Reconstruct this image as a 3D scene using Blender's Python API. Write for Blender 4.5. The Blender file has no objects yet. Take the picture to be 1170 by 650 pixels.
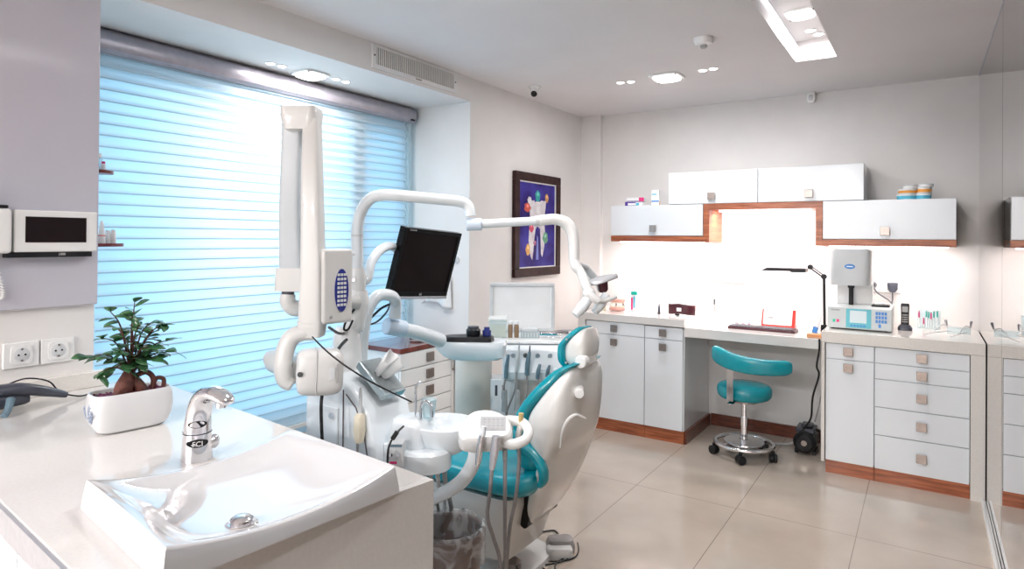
import bpy, bmesh, math, random
from mathutils import Vector, Matrix
random.seed(7)
C = bpy.context.scene.collection
S = bpy.context.scene
PI = math.pi
# ---------------------------------------------------------------- camera
CAM = Vector((0, 0, 1.45)); FPX = 717.0
_yaw, _pit, _rol = map(math.radians, (33.4, .3, .44))
_f = Vector((-math.sin(_yaw) * math.cos(_pit), math.cos(_yaw) * math.cos(_pit), math.sin(_pit)))
_r = Vector((math.cos(_yaw), math.sin(_yaw), 0)); _u = _r.cross(_f)
_r, _u = _r * math.cos(_rol) + _u * math.sin(_rol), -_r * math.sin(_rol) + _u * math.cos(_rol)
cam = bpy.data.cameras.new('camera'); camo = bpy.data.objects.new('camera', cam); C.objects.link(camo)
mw = Matrix.Identity(4)
for i in range(3): mw[i][0] = _r[i]; mw[i][1] = _u[i]; mw[i][2] = -_f[i]; mw[i][3] = CAM[i]
camo.matrix_world = mw
cam.sensor_width = 36; cam.lens = FPX / 1170 * 36; cam.shift_y = -56.5 / 1170
cam.clip_start = .02
S.camera = camo
# ---------------------------------------------------------------- world, exposure, daylight
w = bpy.data.worlds.new('world'); S.world = w; w.use_nodes = True
w.node_tree.nodes['Background'].inputs[0].default_value = (.55, .8, 1, 1)
w.node_tree.nodes['Background'].inputs[1].default_value = 1.0
S.view_settings.view_transform = 'Standard'; S.view_settings.look = 'None'
S.view_settings.exposure = 0.0; S.view_settings.gamma = 1; S.view_settings.use_curve_mapping = False
S.cycles.max_bounces = 8; S.cycles.diffuse_bounces = 5; S.cycles.glossy_bounces = 4
S.cycles.sample_clamp_indirect = 6; S.cycles.caustics_reflective = False; S.cycles.caustics_refractive = False
try:
    S.cycles.use_denoising = True; S.cycles.denoiser = 'OPENIMAGEDENOISE'
except Exception: pass
def area(name, loc, direction, sx, sy, power, col=(1, 1, 1), spread=180):
    l = bpy.data.lights.new(name, 'AREA'); l.shape = 'RECTANGLE'; l.size = sx; l.size_y = sy
    l.energy = power; l.color = col; l.spread = math.radians(spread)
    o = bpy.data.objects.new(name, l); C.objects.link(o); o.location = loc
    o.rotation_euler = Vector(direction).to_track_quat('-Z', 'Y').to_euler(); return o
WIN = 31; WIN_SPOT = 6; LAMP = 17; SPOT = 1.1; LEDW = 6.5
area('daylight', (-3.95, 2.2, 1.35), (1, 0, 0), 2.9, 2.4, WIN, (.25, .69, 1))
area('sun_glow', (-3.62, 1.98, 1.62), (1, .18, 0), .7, 1.1, WIN_SPOT, (1, .97, .92), 120)
# ---------------------------------------------------------------- helpers
def at(px, py, X=None, Y=None, Z=None, D=None):
    d = _f + (px - 585) / FPX * _r - (py - 268.5) / FPX * _u
    if X is not None: t = X / d.x
    elif Y is not None: t = Y / d.y
    elif Z is not None: t = (Z - 1.45) / d.z
    else: t = D
    return CAM + t * d
MATS = {}
def mat(name, col=(.8, .8, .8), rough=.5, metal=0, emit=None, es=1, coat=0, trans=0, alpha=1, ior=1.45, spec=.5):
    m = bpy.data.materials.new(name); m.use_nodes = True; MATS[name] = m
    b = m.node_tree.nodes['Principled BSDF']; I = b.inputs
    I['Base Color'].default_value = (*col, 1); I['Roughness'].default_value = rough; I['Metallic'].default_value = metal
    I['Specular IOR Level'].default_value = spec; I['Coat Weight'].default_value = coat; I['Coat Roughness'].default_value = .05
    I['Transmission Weight'].default_value = trans; I['Alpha'].default_value = alpha; I['IOR'].default_value = ior
    if emit: I['Emission Color'].default_value = (*emit, 1); I['Emission Strength'].default_value = es
    return m
def noisy(m, c1, c2, scale, stretch=(1, 1, 1), detail=4, bump=0, lo=.35, hi=.65):
    nt = m.node_tree; b = nt.nodes['Principled BSDF']
    tc = nt.nodes.new('ShaderNodeTexCoord'); mp = nt.nodes.new('ShaderNodeMapping'); mp.inputs['Scale'].default_value = stretch
    n = nt.nodes.new('ShaderNodeTexNoise'); n.inputs['Scale'].default_value = scale; n.inputs['Detail'].default_value = detail
    r = nt.nodes.new('ShaderNodeValToRGB'); r.color_ramp.elements[0].position = lo; r.color_ramp.elements[1].position = hi
    r.color_ramp.elements[0].color = (*c1, 1); r.color_ramp.elements[1].color = (*c2, 1)
    g = nt.nodes.new('ShaderNodeNewGeometry')
    nt.links.new(g.outputs['Position'], mp.inputs[0]); nt.links.new(mp.outputs[0], n.inputs[0])
    nt.links.new(n.outputs[0], r.inputs[0]); nt.links.new(r.outputs[0], b.inputs['Base Color'])
    if bump:
        bp = nt.nodes.new('ShaderNodeBump'); bp.inputs['Strength'].default_value = bump; bp.inputs['Distance'].default_value = .01
        nt.links.new(n.outputs[0], bp.inputs['Height']); nt.links.new(bp.outputs[0], b.inputs['Normal'])
    return m
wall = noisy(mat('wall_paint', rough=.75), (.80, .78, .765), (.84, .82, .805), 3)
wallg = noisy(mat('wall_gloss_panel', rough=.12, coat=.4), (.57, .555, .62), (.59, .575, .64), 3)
ceilm = noisy(mat('ceiling_paint', rough=.8), (.75, .725, .73), (.78, .755, .76), 2)
cab = noisy(mat('cabinet_lacquer', rough=.14, coat=.5), (.80, .84, .88), (.82, .86, .90), 2)
quartz = noisy(mat('quartz', rough=.12, coat=.3), (.74, .71, .665), (.78, .75, .705), 120)
quartzw = noisy(mat('quartz_white', rough=.1, coat=.4), (.71, .69, .67), (.74, .72, .70), 120)
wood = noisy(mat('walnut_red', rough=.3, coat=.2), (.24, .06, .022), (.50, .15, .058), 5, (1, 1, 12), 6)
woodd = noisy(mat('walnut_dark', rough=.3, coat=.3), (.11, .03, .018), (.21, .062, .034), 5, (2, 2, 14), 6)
plas = noisy(mat('white_plastic', rough=.22, coat=.3), (.86, .86, .85), (.88, .88, .87), 4)
plasc = noisy(mat('cream_plastic', rough=.3, coat=.2), (.83, .815, .79), (.85, .835, .81), 4)
pblue = noisy(mat('cool_white_plastic', rough=.25, coat=.3), (.80, .85, .885), (.83, .875, .905), 4)
pgrey = noisy(mat('grey_plastic', rough=.35), (.36, .36, .36), (.41, .41, .41), 30)
lgrey = noisy(mat('light_grey_plastic', rough=.35), (.63, .645, .66), (.68, .69, .70), 30)
ceramic = mat('ceramic', (.66, .655, .665), .05, coat=.6)
teal = noisy(mat('teal_vinyl', rough=.25, coat=.35), (0, .27, .34), (0, .32, .39), 12, bump=.03)
chrome = noisy(mat('chrome', rough=.08, metal=1), (.78, .78, .8), (.82, .82, .84), 20)
steel = noisy(mat('brushed_steel', rough=.3, metal=1), (.30, .25, .23), (.38, .33, .30), 60, (1, 1, 6))
alu = noisy(mat('aluminium', rough=.35, metal=.7), (.55, .56, .6), (.6, .61, .65), 60)
black = noisy(mat('black_plastic', rough=.35, spec=.3), (.012, .012, .014), (.02, .02, .022), 30)
screen = noisy(mat('dark_screen', rough=.25, spec=.12), (.016, .010, .011), (.019, .013, .013), 2)
darkg = noisy(mat('slate_plastic', rough=.3), (.05, .055, .075), (.07, .075, .1), 30)
hose = noisy(mat('hose_rubber', rough=.45), (.25, .235, .235), (.3, .28, .28), 40)
blueg = noisy(mat('blue_grey_plastic', rough=.4), (.12, .19, .24), (.15, .23, .28), 40)
seamm = mat('seam_dark', (.12, .10, .11), .6)
glass = mat('clear_glass', (.9, .95, .97), .03, trans=1)
amber = mat('brown_glass', (.30, .19, .11), .15, coat=.5)
red = mat('red_plastic', (.75, .04, .03), .25, coat=.3)
maroon = mat('maroon_plastic', (.07, .012, .02), .3)
orange = noisy(mat('orange_wood', rough=.5), (.62, .28, .12), (.72, .35, .16), 8)
paper = noisy(mat('paper', rough=.8), (.88, .88, .88), (.92, .92, .92), 10)
bluel = mat('blue_print', (.06, .25, .62), .4)
cyanl = mat('cyan_print', (.1, .5, .68), .4)
navy = mat('navy_plastic', (.02, .03, .22), .25, coat=.4)
purple = mat('purple_print', (.08, .03, .3), .4)
pinkp = mat('pink_print', (.75, .03, .2), .4)
orangep = mat('orange_print', (.85, .36, .06), .4)
skinm = mat('gum_pink', (.72, .38, .32), .4)
ivory = mat('ivory', (.82, .74, .58), .35)
lamp_e = mat('lamp_glow', (1, 1, 1), .4, emit=(1, .98, .96), es=5)
led_e = mat('led_strip_glow', (1, 1, 1), .4, emit=(1, .95, .93), es=8)
leafm = noisy(mat('leaf', rough=.3, coat=.2), (.02, .085, .03), (.07, .20, .075), 35)
bark = noisy(mat('bark', rough=.6), (.07, .022, .018), (.15, .05, .035), 40, bump=.4)
soilm = noisy(mat('purple_gravel', rough=.8), (.09, .015, .05), (.22, .06, .13), 160, bump=.8)
def glass_thin(name, col, a):
    m = bpy.data.materials.new(name); m.use_nodes = True; nt = m.node_tree; nt.nodes.clear()
    o = nt.nodes.new('ShaderNodeOutputMaterial'); mx = nt.nodes.new('ShaderNodeMixShader'); t = nt.nodes.new('ShaderNodeBsdfTransparent')
    t.inputs[0].default_value = (*col, 1); g = nt.nodes.new('ShaderNodeBsdfPrincipled'); g.inputs['Base Color'].default_value = (*col, 1); g.inputs['Roughness'].default_value = .15
    mx.inputs[0].default_value = a; nt.links.new(t.outputs[0], mx.inputs[1]); nt.links.new(g.outputs[0], mx.inputs[2]); nt.links.new(mx.outputs[0], o.inputs[0]); return m
pane = glass_thin('window_glass', (.9, .97, 1), .08)
acrylic = glass_thin('acrylic', (.85, .93, .95), .3)
bagm = glass_thin('plastic_bag', (.93, .92, .92), .2)
nt = bagm.node_tree; n_ = nt.nodes.new('ShaderNodeTexNoise'); n_.inputs['Scale'].default_value = 13; n_.inputs['Detail'].default_value = 3; n_.inputs['Distortion'].default_value = 1.2
r_ = nt.nodes.new('ShaderNodeValToRGB'); r_.color_ramp.elements[0].position = .42; r_.color_ramp.elements[1].position = .62; r_.color_ramp.elements[0].color = (.12, .12, .12, 1); r_.color_ramp.elements[1].color = (.5, .5, .5, 1)
g_ = nt.nodes.new('ShaderNodeNewGeometry'); nt.links.new(g_.outputs['Position'], n_.inputs[0]); nt.links.new(n_.outputs[0], r_.inputs[0])
for nd in nt.nodes:
    if nd.type == 'MIX_SHADER': nt.links.new(r_.outputs[0], nd.inputs[0])
# blind cloth: diffuse + translucent
blm = bpy.data.materials.new('blind_slats'); blm.use_nodes = True; nt = blm.node_tree; nt.nodes.clear()
o_ = nt.nodes.new('ShaderNodeOutputMaterial'); mx = nt.nodes.new('ShaderNodeMixShader'); df = nt.nodes.new('ShaderNodeBsdfDiffuse'); tl = nt.nodes.new('ShaderNodeBsdfTranslucent')
df.inputs[0].default_value = (.78, .85, .9, 1); tl.inputs[0].default_value = (.85, .95, 1, 1); mx.inputs[0].default_value = .55
nt.links.new(df.outputs[0], mx.inputs[1]); nt.links.new(tl.outputs[0], mx.inputs[2]); nt.links.new(mx.outputs[0], o_.inputs[0])
# mirror
mirr = mat('tinted_mirror', (.64, .61, .61), .015, metal=1)
noisy(mirr, (.63, .60, .60), (.65, .62, .62), 1)
# floor tiles 0.57 x 1.14 m with thin joints
flr = mat('floor_tiles', rough=.16, coat=.25); nt = flr.node_tree; b = nt.nodes['Principled BSDF']
g = nt.nodes.new('ShaderNodeNewGeometry'); mp = nt.nodes.new('ShaderNodeMapping'); mp.inputs['Rotation'].default_value = (0, 0, PI / 2)
mp.inputs['Location'].default_value = (0, 0, 0)
br = nt.nodes.new('ShaderNodeTexBrick'); br.offset = 0; br.inputs['Scale'].default_value = 1
br.inputs['Brick Width'].default_value = 1.14; br.inputs['Row Height'].default_value = .57; br.inputs['Mortar Size'].default_value = .0022
br.inputs['Mortar Smooth'].default_value = .1; br.inputs['Bias'].default_value = 0
add = nt.nodes.new('ShaderNodeVectorMath'); add.operation = 'ADD'; add.inputs[1].default_value = (.28 + 5.7, -3.51 + 11.4, 0)
sep = nt.nodes.new('ShaderNodeSeparateXYZ'); cmb = nt.nodes.new('ShaderNodeCombineXYZ')
nt.links.new(g.outputs['Position'], add.inputs[0]); nt.links.new(add.outputs[0], sep.inputs[0])
nt.links.new(sep.outputs[1], cmb.inputs[0]); nt.links.new(sep.outputs[0], cmb.inputs[1]); nt.links.new(cmb.outputs[0], br.inputs[0])
n1 = nt.nodes.new('ShaderNodeTexNoise'); n1.inputs['Scale'].default_value = 2.2; n1.inputs['Detail'].default_value = 8
nt.links.new(g.outputs['Position'], n1.inputs[0])
r1 = nt.nodes.new('ShaderNodeValToRGB'); r1.color_ramp.elements[0].position = .3; r1.color_ramp.elements[1].position = .7
r1.color_ramp.elements[0].color = (.47, .395, .33, 1); r1.color_ramp.elements[1].color = (.56, .48, .41, 1)
nt.links.new(n1.outputs[0], r1.inputs[0]); nt.links.new(r1.outputs[0], br.inputs['Color1']); nt.links.new(r1.outputs[0], br.inputs['Color2'])
br.inputs['Mortar'].default_value = (.27, .225, .19, 1); nt.links.new(br.outputs[0], b.inputs['Base Color'])

def tag(o, label=None, cat=None, group=None, kind=None):
    if label: o['label'] = label
    if cat: o['category'] = cat
    if group: o['group'] = group
    if kind: o['kind'] = kind
    return o
def empty(name, loc, label=None, cat=None, group=None):
    o = bpy.data.objects.new(name, None); C.objects.link(o); o.location = loc; o.empty_display_size = .05
    return tag(o, label, cat, group)
def worldloc(o):
    v = Vector(o.location)
    while o.parent: o = o.parent; v += o.location
    return v
def catmull(pts, n=6, closed=False):
    P = [Vector(p) for p in pts]; out = []; N = len(P)
    for i in range(N if closed else N - 1):
        p0 = P[(i - 1) % N] if (closed or i > 0) else P[i]; p1 = P[i]; p2 = P[(i + 1) % N]
        p3 = P[(i + 2) % N] if (closed or i + 2 < N) else P[(i + 1) % N]
        for k in range(n):
            t = k / n
            out.append(.5 * ((2 * p1) + (p2 - p0) * t + (2 * p0 - 5 * p1 + 4 * p2 - p3) * t * t + (3 * p1 - p0 - 3 * p2 + p3) * t ** 3))
    if not closed: out.append(P[-1])
    return out
class MB:
    def __init__(s, mats=None): s.bm = bmesh.new(); s.M = Matrix.Identity(4); s.mi = 0
    def at(s, M): s.M = M; return s
    def m(s, i): s.mi = i; return s
    def v(s, p): return s.bm.verts.new(s.M @ Vector(p))
    def f(s, vs):
        try: fc = s.bm.faces.new(vs); fc.material_index = s.mi; return fc
        except ValueError: return None
    def box(s, a, b):
        x0, y0, z0 = a; x1, y1, z1 = b
        V = [s.v(p) for p in ((x0, y0, z0), (x1, y0, z0), (x1, y1, z0), (x0, y1, z0), (x0, y0, z1), (x1, y0, z1), (x1, y1, z1), (x0, y1, z1))]
        for q in ((0, 3, 2, 1), (4, 5, 6, 7), (0, 1, 5, 4), (1, 2, 6, 5), (2, 3, 7, 6), (3, 0, 4, 7)): s.f([V[i] for i in q])
        return s
    def loft(s, rings, cap=True, closed=False):
        R = [[s.v(p) for p in r] for r in rings]; n = len(R[0])
        for i in range(len(R) - (0 if closed else 1)):
            a = R[i]; b = R[(i + 1) % len(R)]
            for k in range(n): s.f([a[k], a[(k + 1) % n], b[(k + 1) % n], b[k]])
        if cap and not closed: s.f(R[0][::-1]); s.f(R[-1])
        return s
    def cyl(s, p0, p1, r0, r1=None, n=24, cap=True):
        return s.tube([p0, p1], [r0, r0 if r1 is None else r1], n, 0, cap)
    def tube(s, pts, r, n=12, sm=6, cap=True, closed=False, flat=None):
        P = [Vector(p) for p in pts]
        if isinstance(r, (int, float)): rr = [r] * len(P)
        else: rr = list(r)
        if sm:
            Q = catmull([(*p, ) for p in P], sm, closed); rq = []
            L = len(P) if closed else len(P) - 1
            for i in range(L):
                for k in range(sm): rq.append(rr[i] + (rr[(i + 1) % len(P)] - rr[i]) * k / sm)
            if not closed: rq.append(rr[-1])
            P, rr = Q, rq
        up = Vector((0, 0, 1)); rings = []; N = len(P); prev = None
        for i in range(N):
            t = (P[(i + 1) % N] - P[i - 1]) if (closed or 0 < i < N - 1) else (P[1] - P[0] if i == 0 else P[-1] - P[-2])
            t.normalize()
            if prev is None:
                a = t.cross(up)
                if a.length < .05: a = t.cross(Vector((0, 1, 0)))
            else: a = prev - t * prev.dot(t)
            a.normalize(); prev = a; b = t.cross(a)
            fl = 1 if flat is None else flat
            rings.append([P[i] + a * math.cos(2 * PI * k / n) * rr[i] + b * math.sin(2 * PI * k / n) * rr[i] * fl for k in range(n)])
        return s.loft(rings, cap, closed)
    def lathe(s, prof, c=(0, 0, 0), n=32, cap=True, sx=1, sy=1):
        c = Vector(c)
        return s.loft([[c + Vector((r * sx * math.cos(2 * PI * k / n), r * sy * math.sin(2 * PI * k / n), z)) for k in range(n)] for r, z in prof], cap)
    def prism(s, poly, ax, a0, a1):
        def P(p, a): return (a, p[0], p[1]) if ax == 'x' else ((p[0], a, p[1]) if ax == 'y' else (p[0], p[1], a))
        return s.loft([[P(p, a0) for p in poly], [P(p, a1) for p in poly]])
    def ball(s, c, r, n=16, m=10):
        c = Vector(c); rx, ry, rz = (r, r, r) if isinstance(r, (int, float)) else r
        return s.loft([[c + Vector((rx * max(.02, math.sin(PI * j / m)) * math.cos(2 * PI * k / n), ry * max(.02, math.sin(PI * j / m)) * math.sin(2 * PI * k / n), -rz * math.cos(PI * j / m))) for k in range(n)] for j in range(m + 1)])
    def grid(s, fn, nu, nv):
        V = [[s.v(fn(i / nu, j / nv)) for j in range(nv + 1)] for i in range(nu + 1)]
        for i in range(nu):
            for j in range(nv): s.f([V[i][j], V[i + 1][j], V[i + 1][j + 1], V[i][j + 1]])
        return s
    def build(s, name, mats, parent=None, bevel=0, sub=0, seg=2, solid=0, label=None, cat=None, group=None, kind=None, ang=35, origin=None):
        bm = s.bm; bmesh.ops.recalc_face_normals(bm, faces=bm.faces[:]) if not solid else None
        if parent: off = worldloc(parent)
        elif origin is not None: off = Vector(origin)
        elif kind == 'structure': off = Vector((0, 0, 0))
        else:
            xs = [v.co for v in bm.verts]; off = Vector(((min(c.x for c in xs) + max(c.x for c in xs)) / 2, (min(c.y for c in xs) + max(c.y for c in xs)) / 2, min(c.z for c in xs)))
        bmesh.ops.translate(bm, verts=bm.verts[:], vec=-off)
        for fc in bm.faces: fc.smooth = True
        bm.normal_update()
        for e in bm.edges:
            if len(e.link_faces) == 2 and e.calc_face_angle(0) > math.radians(ang): e.smooth = False
        me = bpy.data.meshes.new(name); bm.to_mesh(me); bm.free()
        for m_ in (mats if isinstance(mats, (list, tuple)) else [mats]): me.materials.append(m_)
        o = bpy.data.objects.new(name, me); C.objects.link(o)
        if parent: o.parent = parent
        else: o.location = off
        if solid: md = o.modifiers.new('solid', 'SOLIDIFY'); md.thickness = solid; md.offset = 0
        if bevel: md = o.modifiers.new('bevel', 'BEVEL'); md.width = bevel; md.segments = seg; md.limit_method = 'ANGLE'; md.angle_limit = math.radians(40); md.harden_normals = True
        if sub: md = o.modifiers.new('sub', 'SUBSURF'); md.levels = sub; md.render_levels = sub
        return tag(o, label, cat, group, kind)
def struct(name, mb, m, bevel=0, ang=35): return mb.build(name, m, None, bevel=bevel, kind='structure', ang=ang)
def box(a, b): return MB().box(a, b)
def frame(loc, rz=0, rx=0, ry=0):
    return Matrix.Translation(Vector(loc)) @ Matrix.Rotation(rz, 4, 'Z') @ Matrix.Rotation(ry, 4, 'Y') @ Matrix.Rotation(rx, 4, 'X')
def text(name, body, size, M, m, parent, depth=.0006):
    cu = bpy.data.curves.new(name, 'FONT'); cu.body = body; cu.size = size; cu.align_x = 'CENTER'; cu.align_y = 'CENTER'; cu.extrude = depth
    t = bpy.data.objects.new(name, cu); C.objects.link(t); bpy.context.view_layer.update()
    me = bpy.data.meshes.new_from_object(t.evaluated_get(bpy.context.evaluated_depsgraph_get())); bpy.data.objects.remove(t)
    me.materials.clear(); me.materials.append(m); me.transform(M); me.transform(Matrix.Translation(-worldloc(parent)))
    o = bpy.data.objects.new(name, me); C.objects.link(o); o.parent = parent; return o
def copy_tree(o, parent=None):
    c = o.copy(); C.objects.link(c); c.parent = parent
    for ch in list(o.children): copy_tree(ch, c)
    return c
def sq(hx, hy, z=0, n=24, e=4, cx=0, cy=0):   # rounded (superellipse) ring
    out = []
    for k in range(n):
        t = 2 * PI * (k + .5) / n; c, s_ = math.cos(t), math.sin(t)
        out.append(Vector((cx + hx * math.copysign(abs(c) ** (2 / e), c), cy + hy * math.copysign(abs(s_) ** (2 / e), s_), z)))
    return out
RT = Vector((_r.x, _r.y, 0)).normalized(); FW = Vector((_f.x, _f.y, 0)).normalized(); UP = Vector((0, 0, 1))
YAW = math.radians(33.4)

# ================================================================= THE ROOM
XL, XR, YB, YF, HC = -2.54, .284, 5.0, -3.2, 2.52
YE, YJ, XW, ZS = 1.077, 3.335, -3.2, 2.36      # wall edge, right jamb, window wall, soffit underside
struct('floor', box((XW - .15, YF - .1, -.12), (XR + .12, YB + .12, 0)), flr)
# ceiling with a long recessed light trough
RX0, RX1, RY0, RY1 = -.655, -.435, .2, 4.07
cb = MB(); t = .12
for a in (((XW - .15, YF - .1), (RX0, YB + .1)), ((RX1, YF - .1), (XR + .12, YB + .1)), ((RX0, YF - .1), (RX1, RY0)), ((RX0, RY1), (RX1, YB + .1))):
    cb.box((a[0][0], a[0][1], HC), (a[1][0], a[1][1], HC + t))
cb.box((RX0 - .03, RY0 - .03, HC + t), (RX1 + .03, RY1 + .03, HC + t + .02))
struct('ceiling', cb, ceilm)
struct('wall_back', box((XL - .1, YB, 0), (XR + .12, YB + .12, HC)), wall)
struct('wall_corner', box((XL, YB - .05, 0), (-2.353, YB, HC)), wall)
struct('wall_painting', box((XL - .75, YJ, 0), (XL, YB, HC)), wall)
struct('wall_left', box((XL - .75, YF, 0), (XL, YE, HC)), wall)
struct('wall_front', box((XL - .1, YF - .12, 0), (XR + .12, YF, HC)), wall)
struct('wall_right', box((XR + .006, YF, 0), (XR + .12, YB, HC)), wall)
struct('trim_1', box((XW, YE, ZS), (XL, YJ, HC)), wall)                                    # dropped soffit over the window
wm = MB(); wy0, wy1, wz0, wz1 = 1.2, 3.24, .42, 2.2
wm.box((XW - .15, YE, 0), (XW, YJ, wz0)); wm.box((XW - .15, YE, wz1), (XW, YJ, HC)); wm.box((XW - .15, YE, wz0), (XW, wy0, wz1)); wm.box((XW - .15, wy1, wz0), (XW, YJ, wz1))
struct('wall_window', wm, wall)
wf = MB(); fr = .05
for a, b in (((wy0, wz0), (wy1, wz0 + fr)), ((wy0, wz1 - fr), (wy1, wz1)), ((wy0, wz0), (wy0 + fr, wz1)), ((wy1 - fr, wz0), (wy1, wz1)), ((2.73, wz0), (2.84, wz1))[:4]):
    wf.box((XW + .03, a[0], a[1]), (XW + .10, b[0], b[1]))
wf.box((XW + .03, 2.75, wz0), (-3.055, 2.87, wz1))
win = struct('window_1', wf, plas, bevel=.004)
box((XW + .06, wy0 + .04, wz0 + .04), (XW + .066, wy1 - .04, wz1 - .04)).build('pane', pane, win)
struct('trim_2', box((XW, YE, .26), (XW + .14, YJ, .30)), lgrey, bevel=.004)                # grey sill under the blind
struct('trim_3', box((XR - .024, YF, 0), (XR - .012, 4.36, .022)).box((XR - .010, YF, 0), (XR - .002, 4.36, .016)), plas)   # floor track of the mirror wall
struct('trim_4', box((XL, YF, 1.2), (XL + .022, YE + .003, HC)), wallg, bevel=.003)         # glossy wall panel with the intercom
struct('trim_5', box((XL, .3, .9), (XL + .03, 1.115, .957)), quartz, bevel=.003)            # low upstand behind the sink counter
struct('trim_6', box((XR - .004, YF, HC - .005), (XR, YB, HC)), alu)                         # mirror top channel
ysm = at(1145, 300, X=XR).y
struct('trim_9', box((XR + .002, ysm - .006, .0), (XR + .0055, ysm + .006, HC)), seamm)
for k, (y0, y1) in enumerate(((ysm + .004, YB - .004), (ysm - 1.75, ysm - .004), (YF + .01, ysm - 1.76))):
    box((XR - .0, y0, .006), (XR + .005, y1, HC - .004)).build('mirror_panel', mirr, label=('tall tinted mirror panel nearest the back cabinets', 'tall tinted mirror panel at the right edge, before the seam', 'tall tinted mirror panel furthest from the back cabinets')[k], cat='mirror', group='mirror wall panels')
# air vent in the soffit
v = empty('air_vent', (XL, 2.8, 2.45), 'white air conditioning grille set in the soffit above the window', 'vent')
vy0, vy1, vz0, vz1 = 2.47, 3.15, 2.405, 2.50
fb = MB(); fb.box((XL, vy0 - .03, vz0 - .025), (XL + .008, vy1 + .03, vz0)).box((XL, vy0 - .03, vz1), (XL + .008, vy1 + .03, vz1 + .012)).box((XL, vy0 - .03, vz0), (XL + .008, vy0, vz1)).box((XL, vy1, vz0), (XL + .008, vy1 + .03, vz1))
fb.build('vent_frame', plas, v)
box((XL - .0, vy0, vz0), (XL + .001, vy1, vz1)).build('duct', seamm, v)
lb = MB()
n = 42
for i in range(n):
    y = vy0 + (vy1 - vy0) * (i + .5) / n; lb.box((XL + .001, y - .0035, vz0), (XL + .007, y + .0035, vz1))
lb.build('louvre', plasc, v)
for yy in (vy0 - .015, vy1 + .015): MB().cyl((XL + .007, yy, 2.452), (XL + .010, yy, 2.452), .005, n=10).build('screw', black, v)
box((XL + .007, 2.79, vz0 - .016), (XL + .0095, 2.84, vz0 - .008)).build('badge', steel, v)

# ================================================================= CEILING LAMPS
def ceiling_light(x, y, z, s, label, power, rz=0):
    t = empty('ceiling_light', (x, y, z), label, 'light', 'square ceiling lights'); t.rotation_euler.z = rz
    def b(mb, name, m, **k):
        o = mb.build(name, m, None, origin=(0, 0, 0), **k); o.parent = t; o.location = (0, 0, 0); return o
    m = MB(); h = s / 2
    m.loft([[(p.x, p.y, 0) for p in sq(h, h, 0, 32, 5)], [(p.x, p.y, -.012) for p in sq(h, h, 0, 32, 5)]]); b(m, 'frame', plas)
    b(MB().loft([[(p.x, p.y, -.012) for p in sq(h * .82, h * .82, 0, 32, 4)], [(p.x, p.y, -.022) for p in sq(h * .78, h * .78, 0, 32, 4)], [(p.x, p.y, -.03) for p in sq(h * .55, h * .55, 0, 32, 3)]]), 'diffuser', lamp_e)
    for a in (-1, 1): b(MB().cyl((a * h * .85, -a * h * .85, -.012), (a * h * .85, -a * h * .85, -.02), .005, n=10), 'screw', steel)
    area('lamp_light', (x, y, z - .04), (0, 0, -1), s * .8, s * .8, power, (1, .985, .98))
    return t
def spot(x, y, z, label, r=.026, power=SPOT):
    t = empty('recessed_spotlight', (x, y, z), label, 'light', 'small round recessed spots')
    MB().lathe([(r * 1.25, z - .0), (r * 1.25, z - .004), (r, z - .004), (r, z - .001)], (x, y, 0), 20).build('ring', plas, t)
    MB().lathe([(r * .95, z - .003), (r * .8, z - .007), (r * .4, z - .009)], (x, y, 0), 20).build('bulb', lamp_e, t)
    area('spot_light', (x, y, z - .02), (0, 0, -1), r * 1.5, r * 1.5, power, (1, .97, .95))
ceiling_light(-1.42, 3.985, HC, .2, 'square glass ceiling light before the wall cabinets', LAMP * .55)
for (px, py), l in zip(((709, 94), (721, 93), (803, 80), (815, 78)), ('leftmost ceiling spot left of the square light', 'ceiling spot just left of the square light', 'ceiling spot just right of the square light', 'rightmost ceiling spot right of the square light')):
    p = at(px, py, Z=HC); spot(p.x, p.y, HC, l)
ceiling_light(-2.865, 2.295, ZS, .17, 'square glass light under the window soffit', 5)
for (px, py), l in zip(((309, 72), (322, 75), (384, 90), (395, 93)), ('leftmost spot under the window soffit', 'soffit spot just left of the square soffit light', 'soffit spot just right of the square soffit light', 'rightmost spot under the window soffit')):
    p = at(px, py, Z=ZS); spot(p.x, p.y, ZS, l, .022, .8)
ZT = HC + t
p = at(911, 19, Z=ZT - .02); ceiling_light((RX0 + RX1) / 2, p.y, ZT, .15, 'square light inside the recessed ceiling trough', 6)
ceiling_light((RX0 + RX1) / 2, 1.5, ZT, .15, 'unseen square fill light added in the nearer end of the recessed ceiling trough', 15)  # added lamp above the view, brightens the chair and floor
p = at(926, 42, Z=ZT - .01)
spot((RX0 + RX1) / 2 + .025, p.y, ZT, 'farther bright spot in the ceiling trough', .026); spot((RX0 + RX1) / 2 - .005, p.y - .09, ZT, 'nearer bright spot in the ceiling trough', .026)
box((RX0 + .004, RY0 + .02, HC + .06), (RX0 + .016, RY1 - .02, HC + .085)).build('led_strip', mat('trough_strip_glow', (1, 1, 1), .4, emit=(.95, .97, 1), es=1.2), label='glowing LED strip along the left side of the ceiling trough', cat='light')
area('trough_light', (RX0 + .03, 2.2, HC + .07), (1, 0, -.5), 3.6, .02, .12, (1, .98, .97))
# unseen fill lamps, added above the chair and behind the photographer
for x, y, l_ in ((-1.42, 2.05, 'unseen square fill light added above the dental chair'), (-.3, -2.3, 'added square fill light behind the photographer, near the mirror'), (-2.1, -2.3, 'added square fill light behind the photographer, near the left wall'), (-1.2, -2.7, 'added square fill light at the far end behind the photographer')): ceiling_light(x, y, HC, .2, l_, LAMP * (.6 if y > 0 else 4.8))
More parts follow.
